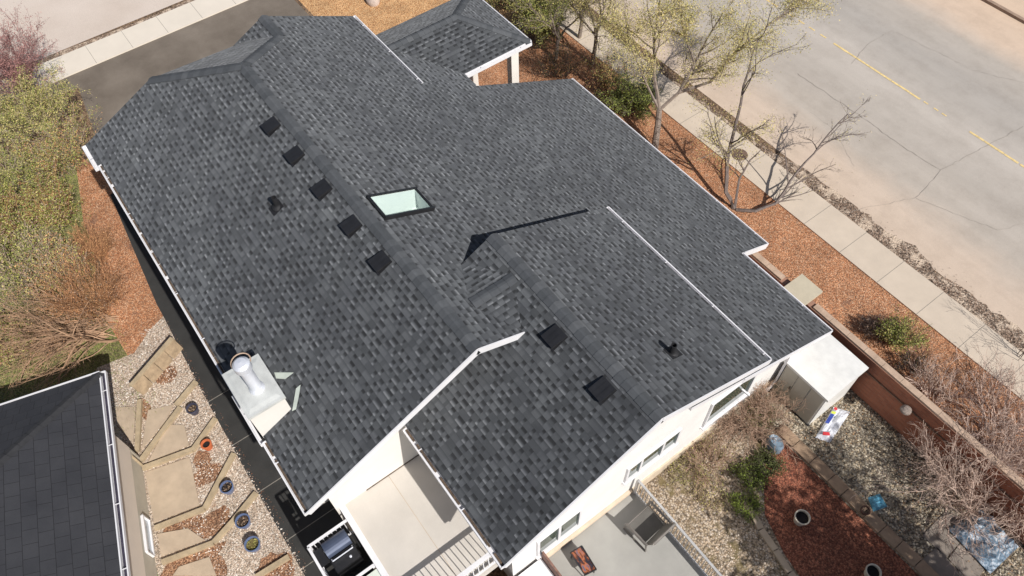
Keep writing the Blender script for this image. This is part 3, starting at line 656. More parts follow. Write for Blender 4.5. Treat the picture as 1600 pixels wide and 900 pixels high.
# ---- upper balcony, its railing and coping
BZ = 2.93
mb = MB(); mb.box((12.0, -2.52, BZ - .1), (3.22, 2.44, .2)); bal = mb.build('balcony_floor', M_MASTIC, house)
mb = MB(); mb.box((12.0, -2.55, BZ + .0015), (3.2, .012, .003)); mb.build('floor_seam', M_PAVER, bal)
mb = MB(); mb.box((10.40, -2.3, BZ + .012), (.02, 1.7, .02)); mb.build('wall_foot_line', M_DEBRIS, bal)  # thin brown line along the foot of the wall
mb = MB(); mb.box((12.4, -3.80, BZ - .02), (4.3, .14, .16)); mb.build('balcony_coping', M_WHITE, house)
mb = MB(); mb.box((12.4, -3.76, BZ / 2 - .15), (3.9, .08, BZ - .3)); mb.build('balcony_side_wall', M_CREAM, house)
def railing(name, a, b_, h, parent, n, bal_mat=M_WHITE, rail=.06, low=.1, mat=M_WHITE, post=.07):
    a = Vector(a); b_ = Vector(b_); mb = MB(); mb.bar(a + Vector((0, 0, h)), b_ + Vector((0, 0, h)), rail, .04); mb.bar(a + Vector((0, 0, low)), b_ + Vector((0, 0, low)), .04, .04)
    for k in range(1, n):
        p = a.lerp(b_, k / n); mb.box((p.x, p.y, p.z + (h + low) / 2), (.02, .02, h - low - .04))
    for p in (a, b_): mb.box((p.x, p.y, p.z + h / 2), (post, post, h))
    return mb.build(name, mat, parent)
railing('balcony_railing', (13.56, -3.72, BZ), (13.56, -1.45, BZ), .95, house, 17, rail=.10)
# ---- small barbecue deck beside the balcony
QZ = 1.95
mb = MB(); mb.box((11.6, -4.3, QZ - .08), (1.75, 1.1, .16)); mb.build('barbecue_deck_floor', simple('dark_deck_boards', (.035, .033, .03), .7, .3, 4), house)
railing('deck_railing', (10.72, -4.86, QZ), (10.72, -3.74, QZ), .95, house, 10)
railing('deck_railing', (10.76, -4.88, QZ), (12.35, -4.88, QZ), .95, house, 13)
railing('deck_railing', (11.96, -4.80, QZ), (11.96, -3.9, QZ), .95, house, 2, rail=.06)
mb = MB(); mb.box((13.1, -4.35, BZ - .12), (2.1, .95, .08)); mb.build('side_canopy', simple('pale_green_panel', (.62, .66, .58), .6, .06, 2), house)
for x in (10.8, 12.2):
    pass
for x in (10.8, 12.4): mb = MB(); mb.box((x, -4.82, QZ / 2 - .05), (.1, .1, QZ - .1)); mb.build('deck_post', M_WHITE, house)
# ---- lower deck with metal railing at the back
LZ = .45
mb = MB(); mb.box((16.8, 1.15, LZ - .06), (6.3, 2.95, .12)); mb.box((16.8, 1.15, LZ / 2 - .06), (6.1, 2.75, LZ - .12)); mb.build('lower_deck', M_DECKG, house)
railing('deck_railing', (13.75, 2.60, LZ), (19.8, 2.60, LZ), .95, house, 62, mat=simple('galvanised_rail', (.55, .54, .53), .4, .15, 6, metal=.3), rail=.06)
mb = MB(); mb.box((16.5, -.46, .75), (5.6, .05, 1.5)); mb.build('stair_side_panel', simple('rusty_brown_edge', (.22, .12, .09), .8, .4, 8), house)
mb = MB(); mb.box((16.5, -1.6, .5), (5.6, 2.2, 1.0)); mb.build('stair_enclosure', M_WHITE, house)
# kickboard
mb = MB(); mb.box((XW + .05, 1.1, LZ + .082), (.09, 2.9, .12)); mb.build('skirting', simple('beige_skirt', (.62, .50, .38), .8, .1, 3), house)

# downspout at the right back corner
mb = MB(); c0 = Vector((13.72, 8.25, .9)); a0 = gz(1190, 618, .35); a1 = gz(1201, 652, .1)
mb.tube([(13.75, 7.95, 2.6), (13.75, 7.95, .55), tuple(a0), tuple(a1)], .045, 4); mb.build('downspout', M_WHITE, house)
# security camera / white stubs
mb = MB(); q = gz(1160, 613, 1.8); mb.bar((XW, q.y, 1.9), (XW + .25, q.y + .05, 1.85), .05, .05); mb.build('wall_light', M_WHITE, house)

# ================================================================== NEIGHBOUR'S HOUSE
nb = empty('neighbour_house', (6, -10, 0), 'cream house corner with a plain black shingled hip roof at the lower left', 'house')
A_ = Vector((.9675, -.2525, 0)).normalized(); B_ = Vector((A_.y, -A_.x, 0)); E0 = Vector((3.40, -7.14, 2.85)); sp = .38
def nl(a, c, z=0): return E0 + A_ * a + B_ * c + Vector((0, 0, z))
mb = MB()
def nface(pts, dnv):
    al = A_ if abs(dnv.dot(B_)) > .5 else B_
    k = math.sqrt(1 + sp * sp); mb.face(pts, 0, [((p - E0).dot(al), (p - E0).dot(dnv) * k) for p in pts])
nface([nl(0, 0), nl(14, 0), nl(14, 4.8, 4.8 * sp), nl(4.8, 4.8, 4.8 * sp)], -B_)
nface([nl(0, 0), nl(4.8, 4.8, 4.8 * sp), nl(0, 9.6)], -A_)
nface([nl(0, 9.6), nl(4.8, 4.8, 4.8 * sp), nl(14, 4.8, 4.8 * sp), nl(14, 9.6)], B_)
for p, q in ((nl(0, 0), nl(14, 0)), (nl(14, 0), nl(14, 9.6)), (nl(14, 9.6), nl(0, 9.6)), (nl(0, 9.6), nl(0, 0))):
    mb.face([p - Vector((0, 0, .16)), q - Vector((0, 0, .16)), q, p], 1)
mb.face([nl(0, 0, -.16), nl(0, 9.6, -.16), nl(14, 9.6, -.16), nl(14, 0, -.16)], 1)
nroof = mb.build('roof', [M_SLATE, M_WHITE], nb)
mb = MB(); n_ = 22; rnd = random.Random(4)
for k in range(n_):
    t0, t1 = k / n_ * 4.8, (k + 1.2) / n_ * 4.8; t1 = min(t1, 4.8); p, q = nl(t0, t0, t0 * sp + .03), nl(t1, t1, t1 * sp + .012); s_ = (A_ - B_).normalized() * .13; dz = Vector((0, 0, -.13 * sp * .7))
    mb.face([p - s_ + dz, p, q, q - s_ + dz]); mb.face([p, p + s_ + dz, q + s_ + dz, q]); mb.face([p - s_ + dz, p - s_ + dz * 2, p + s_ + dz * 2, p + s_ + dz, p])
mb.build('hip_cap', simple('black_cap', (.03, .03, .033), .85, .2, 8, bmp=.3), nroof)
gutter('gutter', nl(-.02, 0, -.02), nl(14, 0, -.02), (-B_.x, -B_.y), nroof, wd=.13, debris_or_shade='dark')
mb = MB(); mb.bar(nl(0, .0, .012), nl(14, .0, .012), .03, .02); mb.build('drip_edge', M_WHITE, nroof)
mb = MB(); mb.bar(nl(-.02, 0, .0), nl(-.02, 9.6, .0), .035, .05); mb.build('drip_edge', M_WHITE, nroof)
W0 = Vector((4.55, -7.70, 0))
def wl_(a, c, z): return Vector((W0.x, W0.y, 0)) + A_ * a + B_ * c + Vector((0, 0, z))
mb = MB(); mb.face([wl_(0, 0, .8), wl_(13, 0, .8), wl_(13, 0, 2.72), wl_(0, 0, 2.72)]); mb.face([wl_(0, 0, .8), wl_(0, 0, 2.72), wl_(0, 8, 2.72), wl_(0, 8, .8)]); mb.face([wl_(0, 8, 0), wl_(0, 8, 2.72), wl_(13, 8, 2.72), wl_(13, 8, 0)]); mb.build('wall', simple('cream_siding', (.74, .65, .56), .85, .05, 1.5), nb)
mb = MB(); mb.bar(wl_(0, .04, .41), wl_(13, .04, .41), .06, .82); mb.bar(wl_(0.04, 0.0, .41), wl_(0.04, 8, .41), .06, .82); mb.build('foundation', simple('grey_parging', (.50, .46, .38), .9, .08, 2), nb)
wa, wb = gz(217, 812, .45), gz(238, 863, .45)
_t = None
ta = (wa - wl_(0, 0, 0)).dot(A_); tb = (wb - wl_(0, 0, 0)).dot(A_); print('nwin', ta, tb)
mb = MB(); mb.bar(wl_(ta, -.03, .62), wl_(tb, -.03, .62), .07, .06); mb.bar(wl_(ta, -.03, .20), wl_(tb, -.03, .20), .07, .06)
for t in (ta, tb): mb.bar(wl_(t, -.03, .20), wl_(t, -.03, .62), .06, .07)
wn_ = mb.build('window', M_WHITE, nb); mb = MB(); mb.bar(wl_(ta, -.005, .41), wl_(tb, -.005, .41), .03, .40); mb.build('pane', simple('pale_pane', (.5, .55, .6), .1, .1, 2), wn_)
# short cream retaining wall at the neighbour's corner
mb = MB(); a_, c_ = gz(170, 678, .7), gz(206, 716, .7); mb.bar((a_.x, a_.y, .35), (c_.x, c_.y, .35), .12, .7); tag(mb.build('retaining_wall', M_TIMBER), "low tan timber wall running out from the neighbour's corner", 'wall')

# ================================================================== LEFT SIDE YARD
cr6 = lambda X, Y: (150 + X / 3.463, 480 + Y / 3.463); cr8 = lambda X, Y: (200 + X / 3.6, 650 + Y / 3.6)
TM = [(cr6(235, 500), cr6(222, 780), 'landscape timber ending nearest the black roof corner, left spoke of the fan'),
      (cr6(455, 540), cr6(240, 830), 'long middle landscape timber of the fan of spokes'),
      (cr6(520, 770), cr6(250, 870), 'lowest landscape timber of the fan, meeting at the foundation corner'),
      (cr6(645, 600), cr6(520, 775), 'short timber above the terracotta pot, touching the dark path'),
      (cr6(540, 400), cr6(430, 530), 'short timber left of the dark empty blue pot, nearest the plank wall'),
      (cr6(745, 790), cr8(430, 520), 'timber between the terracotta pot and the upper blue pot'),
      (cr8(430, 520), cr8(150, 630), 'timber along the lower side of the largest concrete slab'),
      (cr8(720, 430), cr8(590, 590), 'timber from the dark path down to the middle blue pot'),
      (cr8(590, 590), cr8(480, 712), 'short timber just left of the two blue pots'),
      (cr8(480, 712), cr8(190, 822), 'timber below the second concrete slab, near the basement window'),
      (cr8(905, 790), cr8(720, 905), 'timber at the bottom edge beside the barbecue deck')]
for i, (p, q, lb) in enumerate(TM):
    a, c = gz(*p, .1), gz(*q, .1); mb = MB(); mb.bar((a.x, a.y, .06), (c.x, c.y, .06), .13, .13 + .004 * (i % 3)); o = tag(mb.build('landscape_timber', M_TIMBER), lb, 'timber', 'timbers edging the side yard terraces')
SLB = [([cr6(110, 545), cr6(218, 540), cr6(205, 740), cr6(120, 640)], 'small concrete slab nearest the black roof, left of the first timber spoke'),
       ([cr6(285, 560), cr6(420, 530), cr6(385, 610), cr6(250, 770)], 'concrete slab between the two upper timber spokes'),
       ([cr6(390, 640), cr6(480, 640), cr6(505, 750), cr6(285, 840)], 'concrete slab right of the middle timber spoke'),
       ([cr8(100, 320), cr8(350, 235), cr8(405, 505), cr8(150, 600)], 'largest concrete slab, beside the grey foundation'),
       ([cr8(170, 665), cr8(340, 635), cr8(435, 700), cr8(190, 790)], 'concrete slab beside the basement window, littered with chips'),
       ([cr8(255, 900), cr8(290, 850), cr8(460, 795), cr8(500, 900)], 'lowest concrete slab, cut by the bottom of the picture')]
for pts_, lb in SLB:
    mb = MB(); mb.sheet([(gz(*p).x, gz(*p).y) for p in pts_], .045, thick=.05); tag(mb.build('concrete_slab', M_PAVER), lb, 'paving slab', 'concrete slabs stepping down the side yard')
# brown chips patches round the slabs
mb = MB()
for cpx, cpy, r1, r2 in ((cr6(270, 560) + (.16, .5)), (cr6(380, 370) + (.35, .3)), (cr8(440, 330) + (.45, .3)), (cr8(420, 250) + (.25, .3)), (cr8(300, 640) + (.6, .35)), (cr8(480, 600) + (.5, .35)), (cr8(350, 830) + (.9, .35)), (cr8(830, 880) + (.5, .5)), (cr8(500, 850) + (.25, .4))):
    c = gz(cpx, cpy); n = 22; mb.sheet([(c.x + r2 * (1 + .35 * noise.noise(Vector((k, cpx, 0)))) * math.cos(2 * math.pi * k / n), c.y + r1 * (1 + .35 * noise.noise(Vector((k, cpy, 5)))) * math.sin(2 * math.pi * k / n)) for k in range(n)], .012 + .0006 * (cpx % 7))
struct('bark_chip_patches', mb, stones('bark_chips', [(.26, .12, .06), (.42, .22, .12), (.55, .33, .2), (.2, .09, .05)], 28, gap=.4))
# leaning plank wall
mb = MB(); a, c = gz(*cr6(410, 165), .5), gz(*cr6(185, 425), .5)
d = (c - a).normalized(); nrm = Vector((-d.y, d.x, 0)); nrm = nrm if nrm.x > 0 else -nrm
mb.bar((a.x, a.y, .48), (c.x, c.y, .48), .12, .06); pw = empty('plank_planter', (a.x, a.y, 0), 'low weathered plank retaining wall standing in the pale gravel', 'planter'); mb.build('top_board', M_TIMBER, pw)
mb = MB(); L = (c - a).length
for k in range(4):
    t0, t1 = k / 4, (k + 1) / 4 - .012; p, q = a.lerp(c, t0), a.lerp(c, t1)
    o1 = nrm * .05; o2 = nrm * .22
    mb.face([Vector((p.x, p.y, .45)) + o1, Vector((q.x, q.y, .45)) + o1, Vector((q.x, q.y, 0)) + o2, Vector((p.x, p.y, 0)) + o2]); mb.face([Vector((p.x, p.y, .45)), Vector((q.x, q.y, .45)), Vector((q.x, q.y, 0)), Vector((p.x, p.y, 0))])
mb.build('side_board', simple('weathered_board', (.34, .25, .16), .9, .3, 6, bmp=.3), pw)
for e_, sg in ((a, -1), (c, 1)):
    pass

def pot(px, py, r, h, mat, soil, label, group=None, rim=.03, plant=None):
    c = gz(px, py, h); t = empty('plant_pot', (c.x, c.y, 0), label, 'plant pot', group); mb = MB()
    mb.lathe((c.x, c.y, .015), [(.001, 0), (r * .72, 0), (r * .95, h * .85), (r, h * .87), (r, h), (r - rim, h), (r - rim * 1.2, h * .8)], 28); mb.build('pot', mat, t)
    mb = MB(); n = 20; mb.face([(c.x + (r - rim) * math.cos(2 * math.pi * k / n), c.y + (r - rim) * math.sin(2 * math.pi * k / n), h * .72) for k in range(n)]); mb.build('soil', soil, t)
    if plant:
        mb = MB(); rnd = random.Random(int(px))
        for k in range(70):
            a = rnd.uniform(0, 6.28); q = (r - rim) * math.sqrt(rnd.random()) * .9; p = Vector((c.x + q * math.cos(a), c.y + q * math.sin(a), h * .75)); s_ = .03
            d1 = Vector((rnd.uniform(-1, 1), rnd.uniform(-1, 1), rnd.uniform(0, 1))).normalized() * s_; d2 = d1.orthogonal().normalized() * s_ * .6
            mb.face([p, p + d1 + d2, p + d1 * 2, p + d1 - d2])
        mb.build('dead_leaves', plant, t)
    return t
gp = 'blue and brown pots on the side yard gravel'
pot(300, 638, .17, .25, simple('dark_blue_pot', (.055, .055, .085), .5, .2, 6), M_POTSOIL, 'small dark plastic pot on pale gravel beside the plank wall', gp, plant=M_LDRY)
pot(322, 694, .155, .24, M_TERRA, M_DARKSOIL, 'bright orange terracotta pot on the side yard gravel', gp, rim=.045)
pot(354, 761, .185, .26, M_BLUEPOT, M_DARKSOIL, 'blue pot in front of the timber end, uppermost of the three blue ones', gp, plant=M_LDRY)
pot(379, 814, .20, .28, M_BLUEPOT, M_POTSOIL, 'middle blue-rimmed pot full of dry brown leaves', gp, plant=M_LDRY)
pot(394, 850, .205, .28, M_BLUEPOT, simple('mossy_soil', (.18, .14, .05), .95, .5, 20), 'lowest blue-rimmed pot with mossy yellow-green soil', gp, plant=M_LOLIVE)
gp2 = 'cream pots standing in the red mulch'
pot(1254, 808, .205, .32, M_CREAMPOT, M_DARKSOIL, 'round cream pot with dark soil in the middle of the red mulch bed', gp2)
pot(1365, 893, .195, .30, M_CREAMPOT, M_DARKSOIL, 'round cream pot at the bottom edge of the red mulch bed', gp2)
pot(1353, 797, .13, .22, simple('brown_pot', (.10, .05, .035), .6, .2, 6), M_DARKSOIL, 'small dark brown pot standing on the stone path edging', None, plant=M_LDRY)

# ================================================================== BARBECUE
bq = empty('barbecue', (11.45, -4.32, QZ), 'black gas barbecue with a shiny blue-grey lid on the small side deck', 'barbecue')
bx, by = 11.02, -4.33
mb = MB(); mb.box((bx + .18, by, QZ + .45), (.66, .62, .62)); mb.box((bx + .05, by, QZ + .10), (.54, .66, .06)); mb.build('cabinet', M_BLACKM, bq)
mb = MB(); n = 10
for i in range(n):
    t0, t1 = math.pi * i / n, math.pi * (i + 1) / n; r = .20
    p0 = (bx - .02 - r * math.cos(t0), QZ + .82 + r * .85 * math.sin(t0)); p1 = (bx - .02 - r * math.cos(t1), QZ + .82 + r * .85 * math.sin(t1))
    mb.face([(p0[0], by - .30, p0[1]), (p0[0], by + .30, p0[1]), (p1[0], by + .30, p1[1]), (p1[0], by - .30, p1[1])])
for y in (by - .30, by + .30): mb.face([(bx - .02 - .20 * math.cos(math.pi * i / n), y, QZ + .82 + .17 * math.sin(math.pi * i / n)) for i in range(n + 1)])
mb.build('lid', simple('blue_grey_enamel', (.085, .105, .16), .28, .15, 3, metal=.3), bq)
mb = MB(); mb.tube([(bx + .24, by - .26, QZ + .86), (bx + .30, by - .26, QZ + .9), (bx + .30, by + .26, QZ + .9), (bx + .24, by + .26, QZ + .86)], .016, 6); mb.build('lid_handle', M_ALU, bq)
mb = MB(); mb.box((bx + .40, by, QZ + .785), (.30, .60, .04)); mb.box((bx + .02, by + .47, QZ + .76), (.44, .03, .02)); mb.box((bx + .12, by + .40, QZ + .76), (.44, .03, .02)); mb.box((bx + .02, by - .44, QZ + .77), (.42, .22, .025)); mb.build('side_shelf', M_BLACKM, bq)
mb = MB(); mb.lathe((bx + .42, by + .12, QZ + .81), [(.03, 0), (.03, .03), (.02, .035), (.001, .035)], 12); mb.build('knob', M_ALU, bq)
# small white furniture behind (in the gap under the eave)
mb = MB()
for k in range(5): mb.box((10.55, -4.55 + k * .13, .9 + .3), (.03, .05, .7))
mb.box((10.55, -4.3, 1.58), (.04, .7, .05)); mb.box((10.55, -4.3, .85), (.04, .7, .05)); tag(mb.build('slatted_gate', M_TIMBER), 'small beige slatted gate in the dark gap behind the barbecue deck', 'gate')
S_ = None

# ================================================================== LOWER DECK FURNITURE
chx = gz(1010, 822, LZ + .35); cc = empty('patio_chair', (chx.x, chx.y, LZ), 'beige sling patio chair with metal frame against the lower deck railing', 'chair')
ang = math.radians(184); Rz = Matrix.Rotation(ang, 3, 'Z')
def cp(x, y, z): return Vector((chx.x, chx.y, LZ)) + Rz @ Vector((x * 1.15, y * 1.35, z * 1.0))
M_SL = simple('beige_sling', (.12, .112, .10), .7, .12, 5); M_FR = simple('taupe_frame', (.22, .20, .18), .35, .1, 5, metal=.4)
mb = MB(); mb.face([cp(-.24, -.26, .40), cp(.26, -.26, .43), cp(.26, .26, .43), cp(-.24, .26, .40)]); mb.face([cp(-.24, -.26, .385), cp(-.24, .26, .385), cp(.26, .26, .415), cp(.26, -.26, .415)]); mb.build('seat', M_SL, cc)
mb = MB(); mb.face([cp(.02 - .26, -.26, .42), cp(-.26, .26, .42), cp(-.40, .26, .92), cp(-.40, -.26, .92)]); mb.face([cp(-.275, -.26, .42), cp(-.415, -.26, .92), cp(-.415, .26, .92), cp(-.275, .26, .42)]); mb.build('backrest', M_SL, cc)
for s_ in (-1, 1):
    mb = MB(); mb.tube([cp(-.44, .28 * s_, 1.0), cp(-.26, .28 * s_, .42), cp(.28, .28 * s_, .42), cp(.34, .28 * s_, .02), cp(-.34, .28 * s_, .02), cp(-.30, .28 * s_, .35)], .028, 6); mb.build('side_frame', M_FR, cc)
    mb = MB(); mb.tube([cp(-.34, .32 * s_, .66), cp(.05, .32 * s_, .66), cp(.28, .32 * s_, .62), cp(.30, .29 * s_, .42)], .042, 6); mb.build('armrest', M_FR, cc)
mb = MB(); mb.tube([cp(-.44, -.28, 1.0), cp(-.44, .28, 1.0)], .035, 6); mb.build('cross_bar', M_FR, cc); mb = MB(); mb.tube([cp(.28, -.28, .42), cp(.28, .28, .42)], .016, 6); mb.build('cross_bar', M_FR, cc)
# fire-coloured tray table
tp = [gz(891, 864, LZ + .4), gz(909, 853, LZ + .4), gz(932, 890, LZ + .4), gz(914, 899, LZ + .4)]
c0 = sum((Vector(p) for p in tp), Vector()) / 4
tt = empty('tray_table', (c0.x, c0.y, LZ), 'narrow dark tray table with an orange and brown glossy top on the grey lower deck', 'table')
def trm():
    m, nt, b = newmat('tray_top_marbled'); f = noise_n(nt, obco(nt, (1, 3, 1)), 4, 4); c = ramp(nt, f, [(.42, (.012, .015, .03)), (.5, (.10, .03, .015)), (.56, (.42, .13, .05)), (.66, (.08, .10, .16))]); nt.links.new(c, b.inputs['Base Color']); b.inputs['Roughness'].default_value = .25; return m
mb = MB(); mb.face([p for p in tp]); mb.face([p - Vector((0, 0, .03)) for p in tp][::-1])
for i in range(4): mb.face([tp[i], tp[(i + 1) % 4], tp[(i + 1) % 4] - Vector((0, 0, .03)), tp[i] - Vector((0, 0, .03))])
mb.build('table_top', trm(), tt)
mb = MB()
for i in range(4): mb.bar(tp[i] + Vector((0, 0, .012)), tp[(i + 1) % 4] + Vector((0, 0, .012)), .025, .03)
mb.build('rim', M_BLACKM, tt)
for p in tp:
    q = p.lerp(c0, .12); mb = MB(); mb.box((q.x, q.y, LZ + .19), (.025, .025, .37)); mb.build('leg', M_BLACKM, tt)

# ================================================================== SHED
sh = empty('garden_shed', (14.4, 8.75, 0), 'white metal garden shed with beige sliding doors between the house corner and the brick wall', 'shed')
x0, x1, y0, y1, hh = 13.74, 15.16, 7.98, 9.50, 1.72
mb = MB(); mb.box(((x0 + x1) / 2, (y0 + y1) / 2, hh / 2 + .02), (x1 - x0, y1 - y0, hh)); mb.build('wall', M_SHED, sh)
mb = MB(); ox = .06; zt0 = hh + .05; zt1 = hh + .16
ym = (y0 + y1) / 2
mb.face([(x0 - ox, y0 - ox, zt0), (x1 + ox, y0 - ox, zt0), (x1 + ox, ym, zt1), (x0 - ox, ym, zt1)]); mb.face([(x0 - ox, ym, zt1), (x1 + ox, ym, zt1), (x1 + ox, y1 + ox, zt0), (x0 - ox, y1 + ox, zt0)])
for x in (x0 - ox, x1 + ox): mb.face([(x, y0 - ox, zt0 - .09), (x, y1 + ox, zt0 - .09), (x, y1 + ox, zt0), (x, ym, zt1), (x, y0 - ox, zt0)])
for y in (y0 - ox, y1 + ox): mb.face([(x0 - ox, y, zt0 - .09), (x1 + ox, y, zt0 - .09), (x1 + ox, y, zt0), (x0 - ox, y, zt0)])
mb.face([(x0 - ox, y0 - ox, zt0 - .09), (x1 + ox, y0 - ox, zt0 - .09), (x1 + ox, y1 + ox, zt0 - .09), (x0 - ox, y1 + ox, zt0 - .09)]); mb.build('roof', M_SHED, sh)
w3 = (x1 - x0 - .08) / 3
for k in range(3):
    mb = MB(); xa = x0 + .04 + k * w3; mb.box((xa + w3 / 2, y0 - .012 - .006 * (k % 2), hh / 2 + (.0 if k else .0)), (w3 - .025, .024, hh - .1)); o = mb.build('door', M_SHEDD, sh)
    if k == 0:
        mb = MB(); mb.box((xa + w3 - .05, y0 - .035, hh * .5), (.03, .02, .14)); mb.build('handle', M_BLACKM, o)
mb = MB(); mb.box(((x0 + x1) / 2, y0 - .02, .03), (x1 - x0 + .04, .06, .06)); mb.build('door_track', M_BLACK, sh); mb = MB(); mb.box(((x0 + x1) / 2, y0 - .02, hh - .02), (x1 - x0 + .02, .05, .03)); mb.build('door_track', M_BLACK, sh)

# bag of soil on the gravel beside the shed
bagp = [gz(a, b_, .1) for a, b_ in ((1275, 682), (1304, 634), (1330, 642), (1298, 690))]
c0 = sum((Vector(p) for p in bagp), Vector()) / 4
bg_o = empty('plastic_sack', (c0.x, c0.y, 0), 'crumpled white plastic sack with blue and red print beside the shed', 'sack')
def qgrid(q, z0, amp, n=10, m_=8, seed=0.0):
    mb = MB(); Pn = []
    for i in range(n + 1):
        for j in range(m_ + 1):
            u, v = i / n, j / m_; p = (Vector(q[0]).lerp(Vector(q[1]), u)).lerp(Vector(q[3]).lerp(Vector(q[2]), u), v)
            e = min(1, 6 * min(u, 1 - u)) * min(1, 5 * min(v, 1 - v)); Pn.append(Vector((p.x, p.y, z0 + amp * e * (.8 + .9 * noise.noise(Vector((u * 5, v * 4, seed)))))))
    mb.v = [tuple(p) for p in Pn]
    for i in range(n):
        for j in range(m_): a = i * (m_ + 1) + j; mb.f.append((a, a + 1, a + m_ + 2, a + m_ + 1)); mb.m.append(0)
    return mb
mb = qgrid([bagp[0], bagp[1], bagp[2], bagp[3]], .02, .14, seed=2.0); mb.build('sack', M_BAG, bg_o)
def lerpq(u, v, z=.17):
    p = (Vector(bagp[0]).lerp(Vector(bagp[1]), u)).lerp(Vector(bagp[3]).lerp(Vector(bagp[2]), u), v); return Vector((p.x, p.y, z))
def prnt(cs, mat):
    mb = MB()
    for q in cs: mb.face([lerpq(*q[0]), lerpq(*q[1]), lerpq(*q[2]), lerpq(*q[3])])
    return mb
prnt([[(.42, .03), (.72, .03), (.72, .28), (.42, .26)]], 0).build('blue_print', simple('print_blue', (.03, .06, .30), .5, .1, 5), bg_o)
prnt([[(.73, .03), (.80, .03), (.80, .30), (.73, .28)]], 0).build('yellow_print', simple('print_yellow', (.55, .62, .08), .5, .1, 5), bg_o)
prnt([[(.06, .30), (.16, .22), (.20, .60), (.12, .75)]], 0).build('red_print', simple('print_red', (.55, .04, .05), .5, .1, 5), bg_o)
mb = MB(); c = lerpq(.89, .14, .175); n = 16; mb.face([(c.x + .05 * math.cos(6.2832 * k / n), c.y + .05 * math.sin(6.2832 * k / n), c.z) for k in range(n)]); mb.build('round_print', MATS['print_red'], bg_o)

# hose reel / blue planter near the downspout
c = gz(1213, 690, .45); hb = empty('blue_water_fountain', (c.x, c.y, 0), 'small pale blue oval garden ornament with a round knob by the juniper', 'garden ornament')
mb = MB(); n = 24; prof = [(.17, 0), (.20, .08), (.20, .40), (.17, .50), (.12, .47), (.001, .44)]
for r, z in prof: pass
rings = []
for r, z in prof:
    i = len(mb.v); mb.v += [(c.x + 1.25 * r * math.cos(6.2832 * k / n), c.y + .82 * r * math.sin(6.2832 * k / n), z) for k in range(n)]; rings.append(i)
for a, b_ in zip(rings, rings[1:]):
    for j in range(n): mb.f.append((a + j, a + (j + 1) % n, b_ + (j + 1) % n, b_ + j)); mb.m.append(0)
mb.build('basin', simple('pale_blue_plastic', (.22, .30, .38), .4, .15, 6), hb, smooth=False)
mb = MB(); mb.lathe((c.x - .06, c.y, .44), [(.055, 0), (.055, .05), (.035, .08), (.02, .1), (.001, .1)], 14); mb.build('knob', simple('light_blue', (.42, .55, .66), .4, .1, 6), hb)

# ================================================================== BRICK WALL
bw = empty('brick_wall', (14, 9.95, 0), 'long red brick garden wall with weathered coping running beside the pavement mulch', 'wall')
mb = MB(); mb.box((20.0, 9.95, .86), (20.0, .24, 1.72)); mb.build('brickwork', M_BRICK, bw)
mb = MB(); k = 10.0; rnd = random.Random(2)
while k < 30:
    if not (11.9 < k + .3 < 13.0): mb.box((k + .3, 9.95, 1.755), (.592, .19, .07 + rnd.uniform(0, .006)))
    k += .6
mb.build('coping', M_COPING, bw)
mb = MB(); mb.box((22.5, 9.81, 1.2), (15, .05, .04)); mb.build('ledge', simple('dull_ledge', (.24, .14, .09), .9, .3, 5), bw)
mb = MB(); mb.box((12.45, 9.95, .9), (.62, .62, 1.8)); pl_ = mb.build('pillar', simple('tan_pillar', (.26, .22, .16), .9, .2, 6), bw)
mb = MB(); mb.box((12.45, 9.97, 1.86), (.78, .86, .10)); mb.build('pillar_cap', simple('cream_cap', (.50, .44, .33), .85, .06, 4), pl_)
c = gz(1430, 628, 1.3); mb = MB(); mb.lathe((c.x, 9.66, c.z), [(.001, .09), (.08, .08), (.14, .03), (.15, -.03), (.10, -.07), (.001, -.08)], 18); tag(mb.build('bird_nest_ball', simple('pale_wicker', (.27, .22, .19), .9, .35, 18, bmp=.6)), 'round pale grey wicker ball hanging on the inner face of the brick wall', 'ornament')

# ================================================================== GARDEN PATH, FLAGSTONES, TARP
random.seed(11); x = 14.75; i = 0
pth = empty('stone_edging', (17, 7.25, 0), 'tan stone block path edging between the red mulch and the grey gravel', 'path edging')
mb = MB()
while x < 24:
    L = random.uniform(.45, .75); mb.box((x + L / 2, 7.25 + random.uniform(-.01, .01), .05), (L - .018, .34, .10 + random.uniform(0, .01)), 0, Matrix.Rotation(random.uniform(-.02, .02), 3, 'Z')); x += L
mb.build('edging_block', M_FLAG, pth)
mb = MB(); 
cur = [(15.9, 4.9), (16.4, 4.72), (17.0, 4.62), (17.6, 4.5), (18.2, 4.45), (18.9, 4.4), (19.6, 4.35)]
for p, q in zip(cur, cur[1:]):
    a = Vector((*p, .04)); c = Vector((*q, .04)); dd = (c - a); mb.bar(a + dd * .02, a + dd * .98, .17, .09)
tag(mb.build('curved_edging', M_PAVER), 'thin curved concrete edging left of the red mulch bed', 'path edging')
fl = [([(1440, 838), (1478, 798), (1515, 830), (1478, 872)], 'brownish flagstone furthest up beside the grey gravel'),
      ([(1481, 874), (1502, 846), (1543, 880), (1520, 915)], 'flagstone nearest the folded blue tarp'),
      ([(1438, 876), (1463, 856), (1498, 896), (1470, 925), (1445, 905)], 'greyer flagstone at the bottom edge beside the stone edging'),
      ([(1508, 838), (1530, 818), (1562, 850), (1545, 878)], 'brown flagstone partly under the blue tarp')]
for p, lb in fl:
    mb = MB(); mb.sheet([(gz(*q).x, gz(*q).y) for q in p], .05, thick=.04); tag(mb.build('flagstone', M_FLAGG), lb, 'flagstone', 'flagstones in the corner of the side garden')
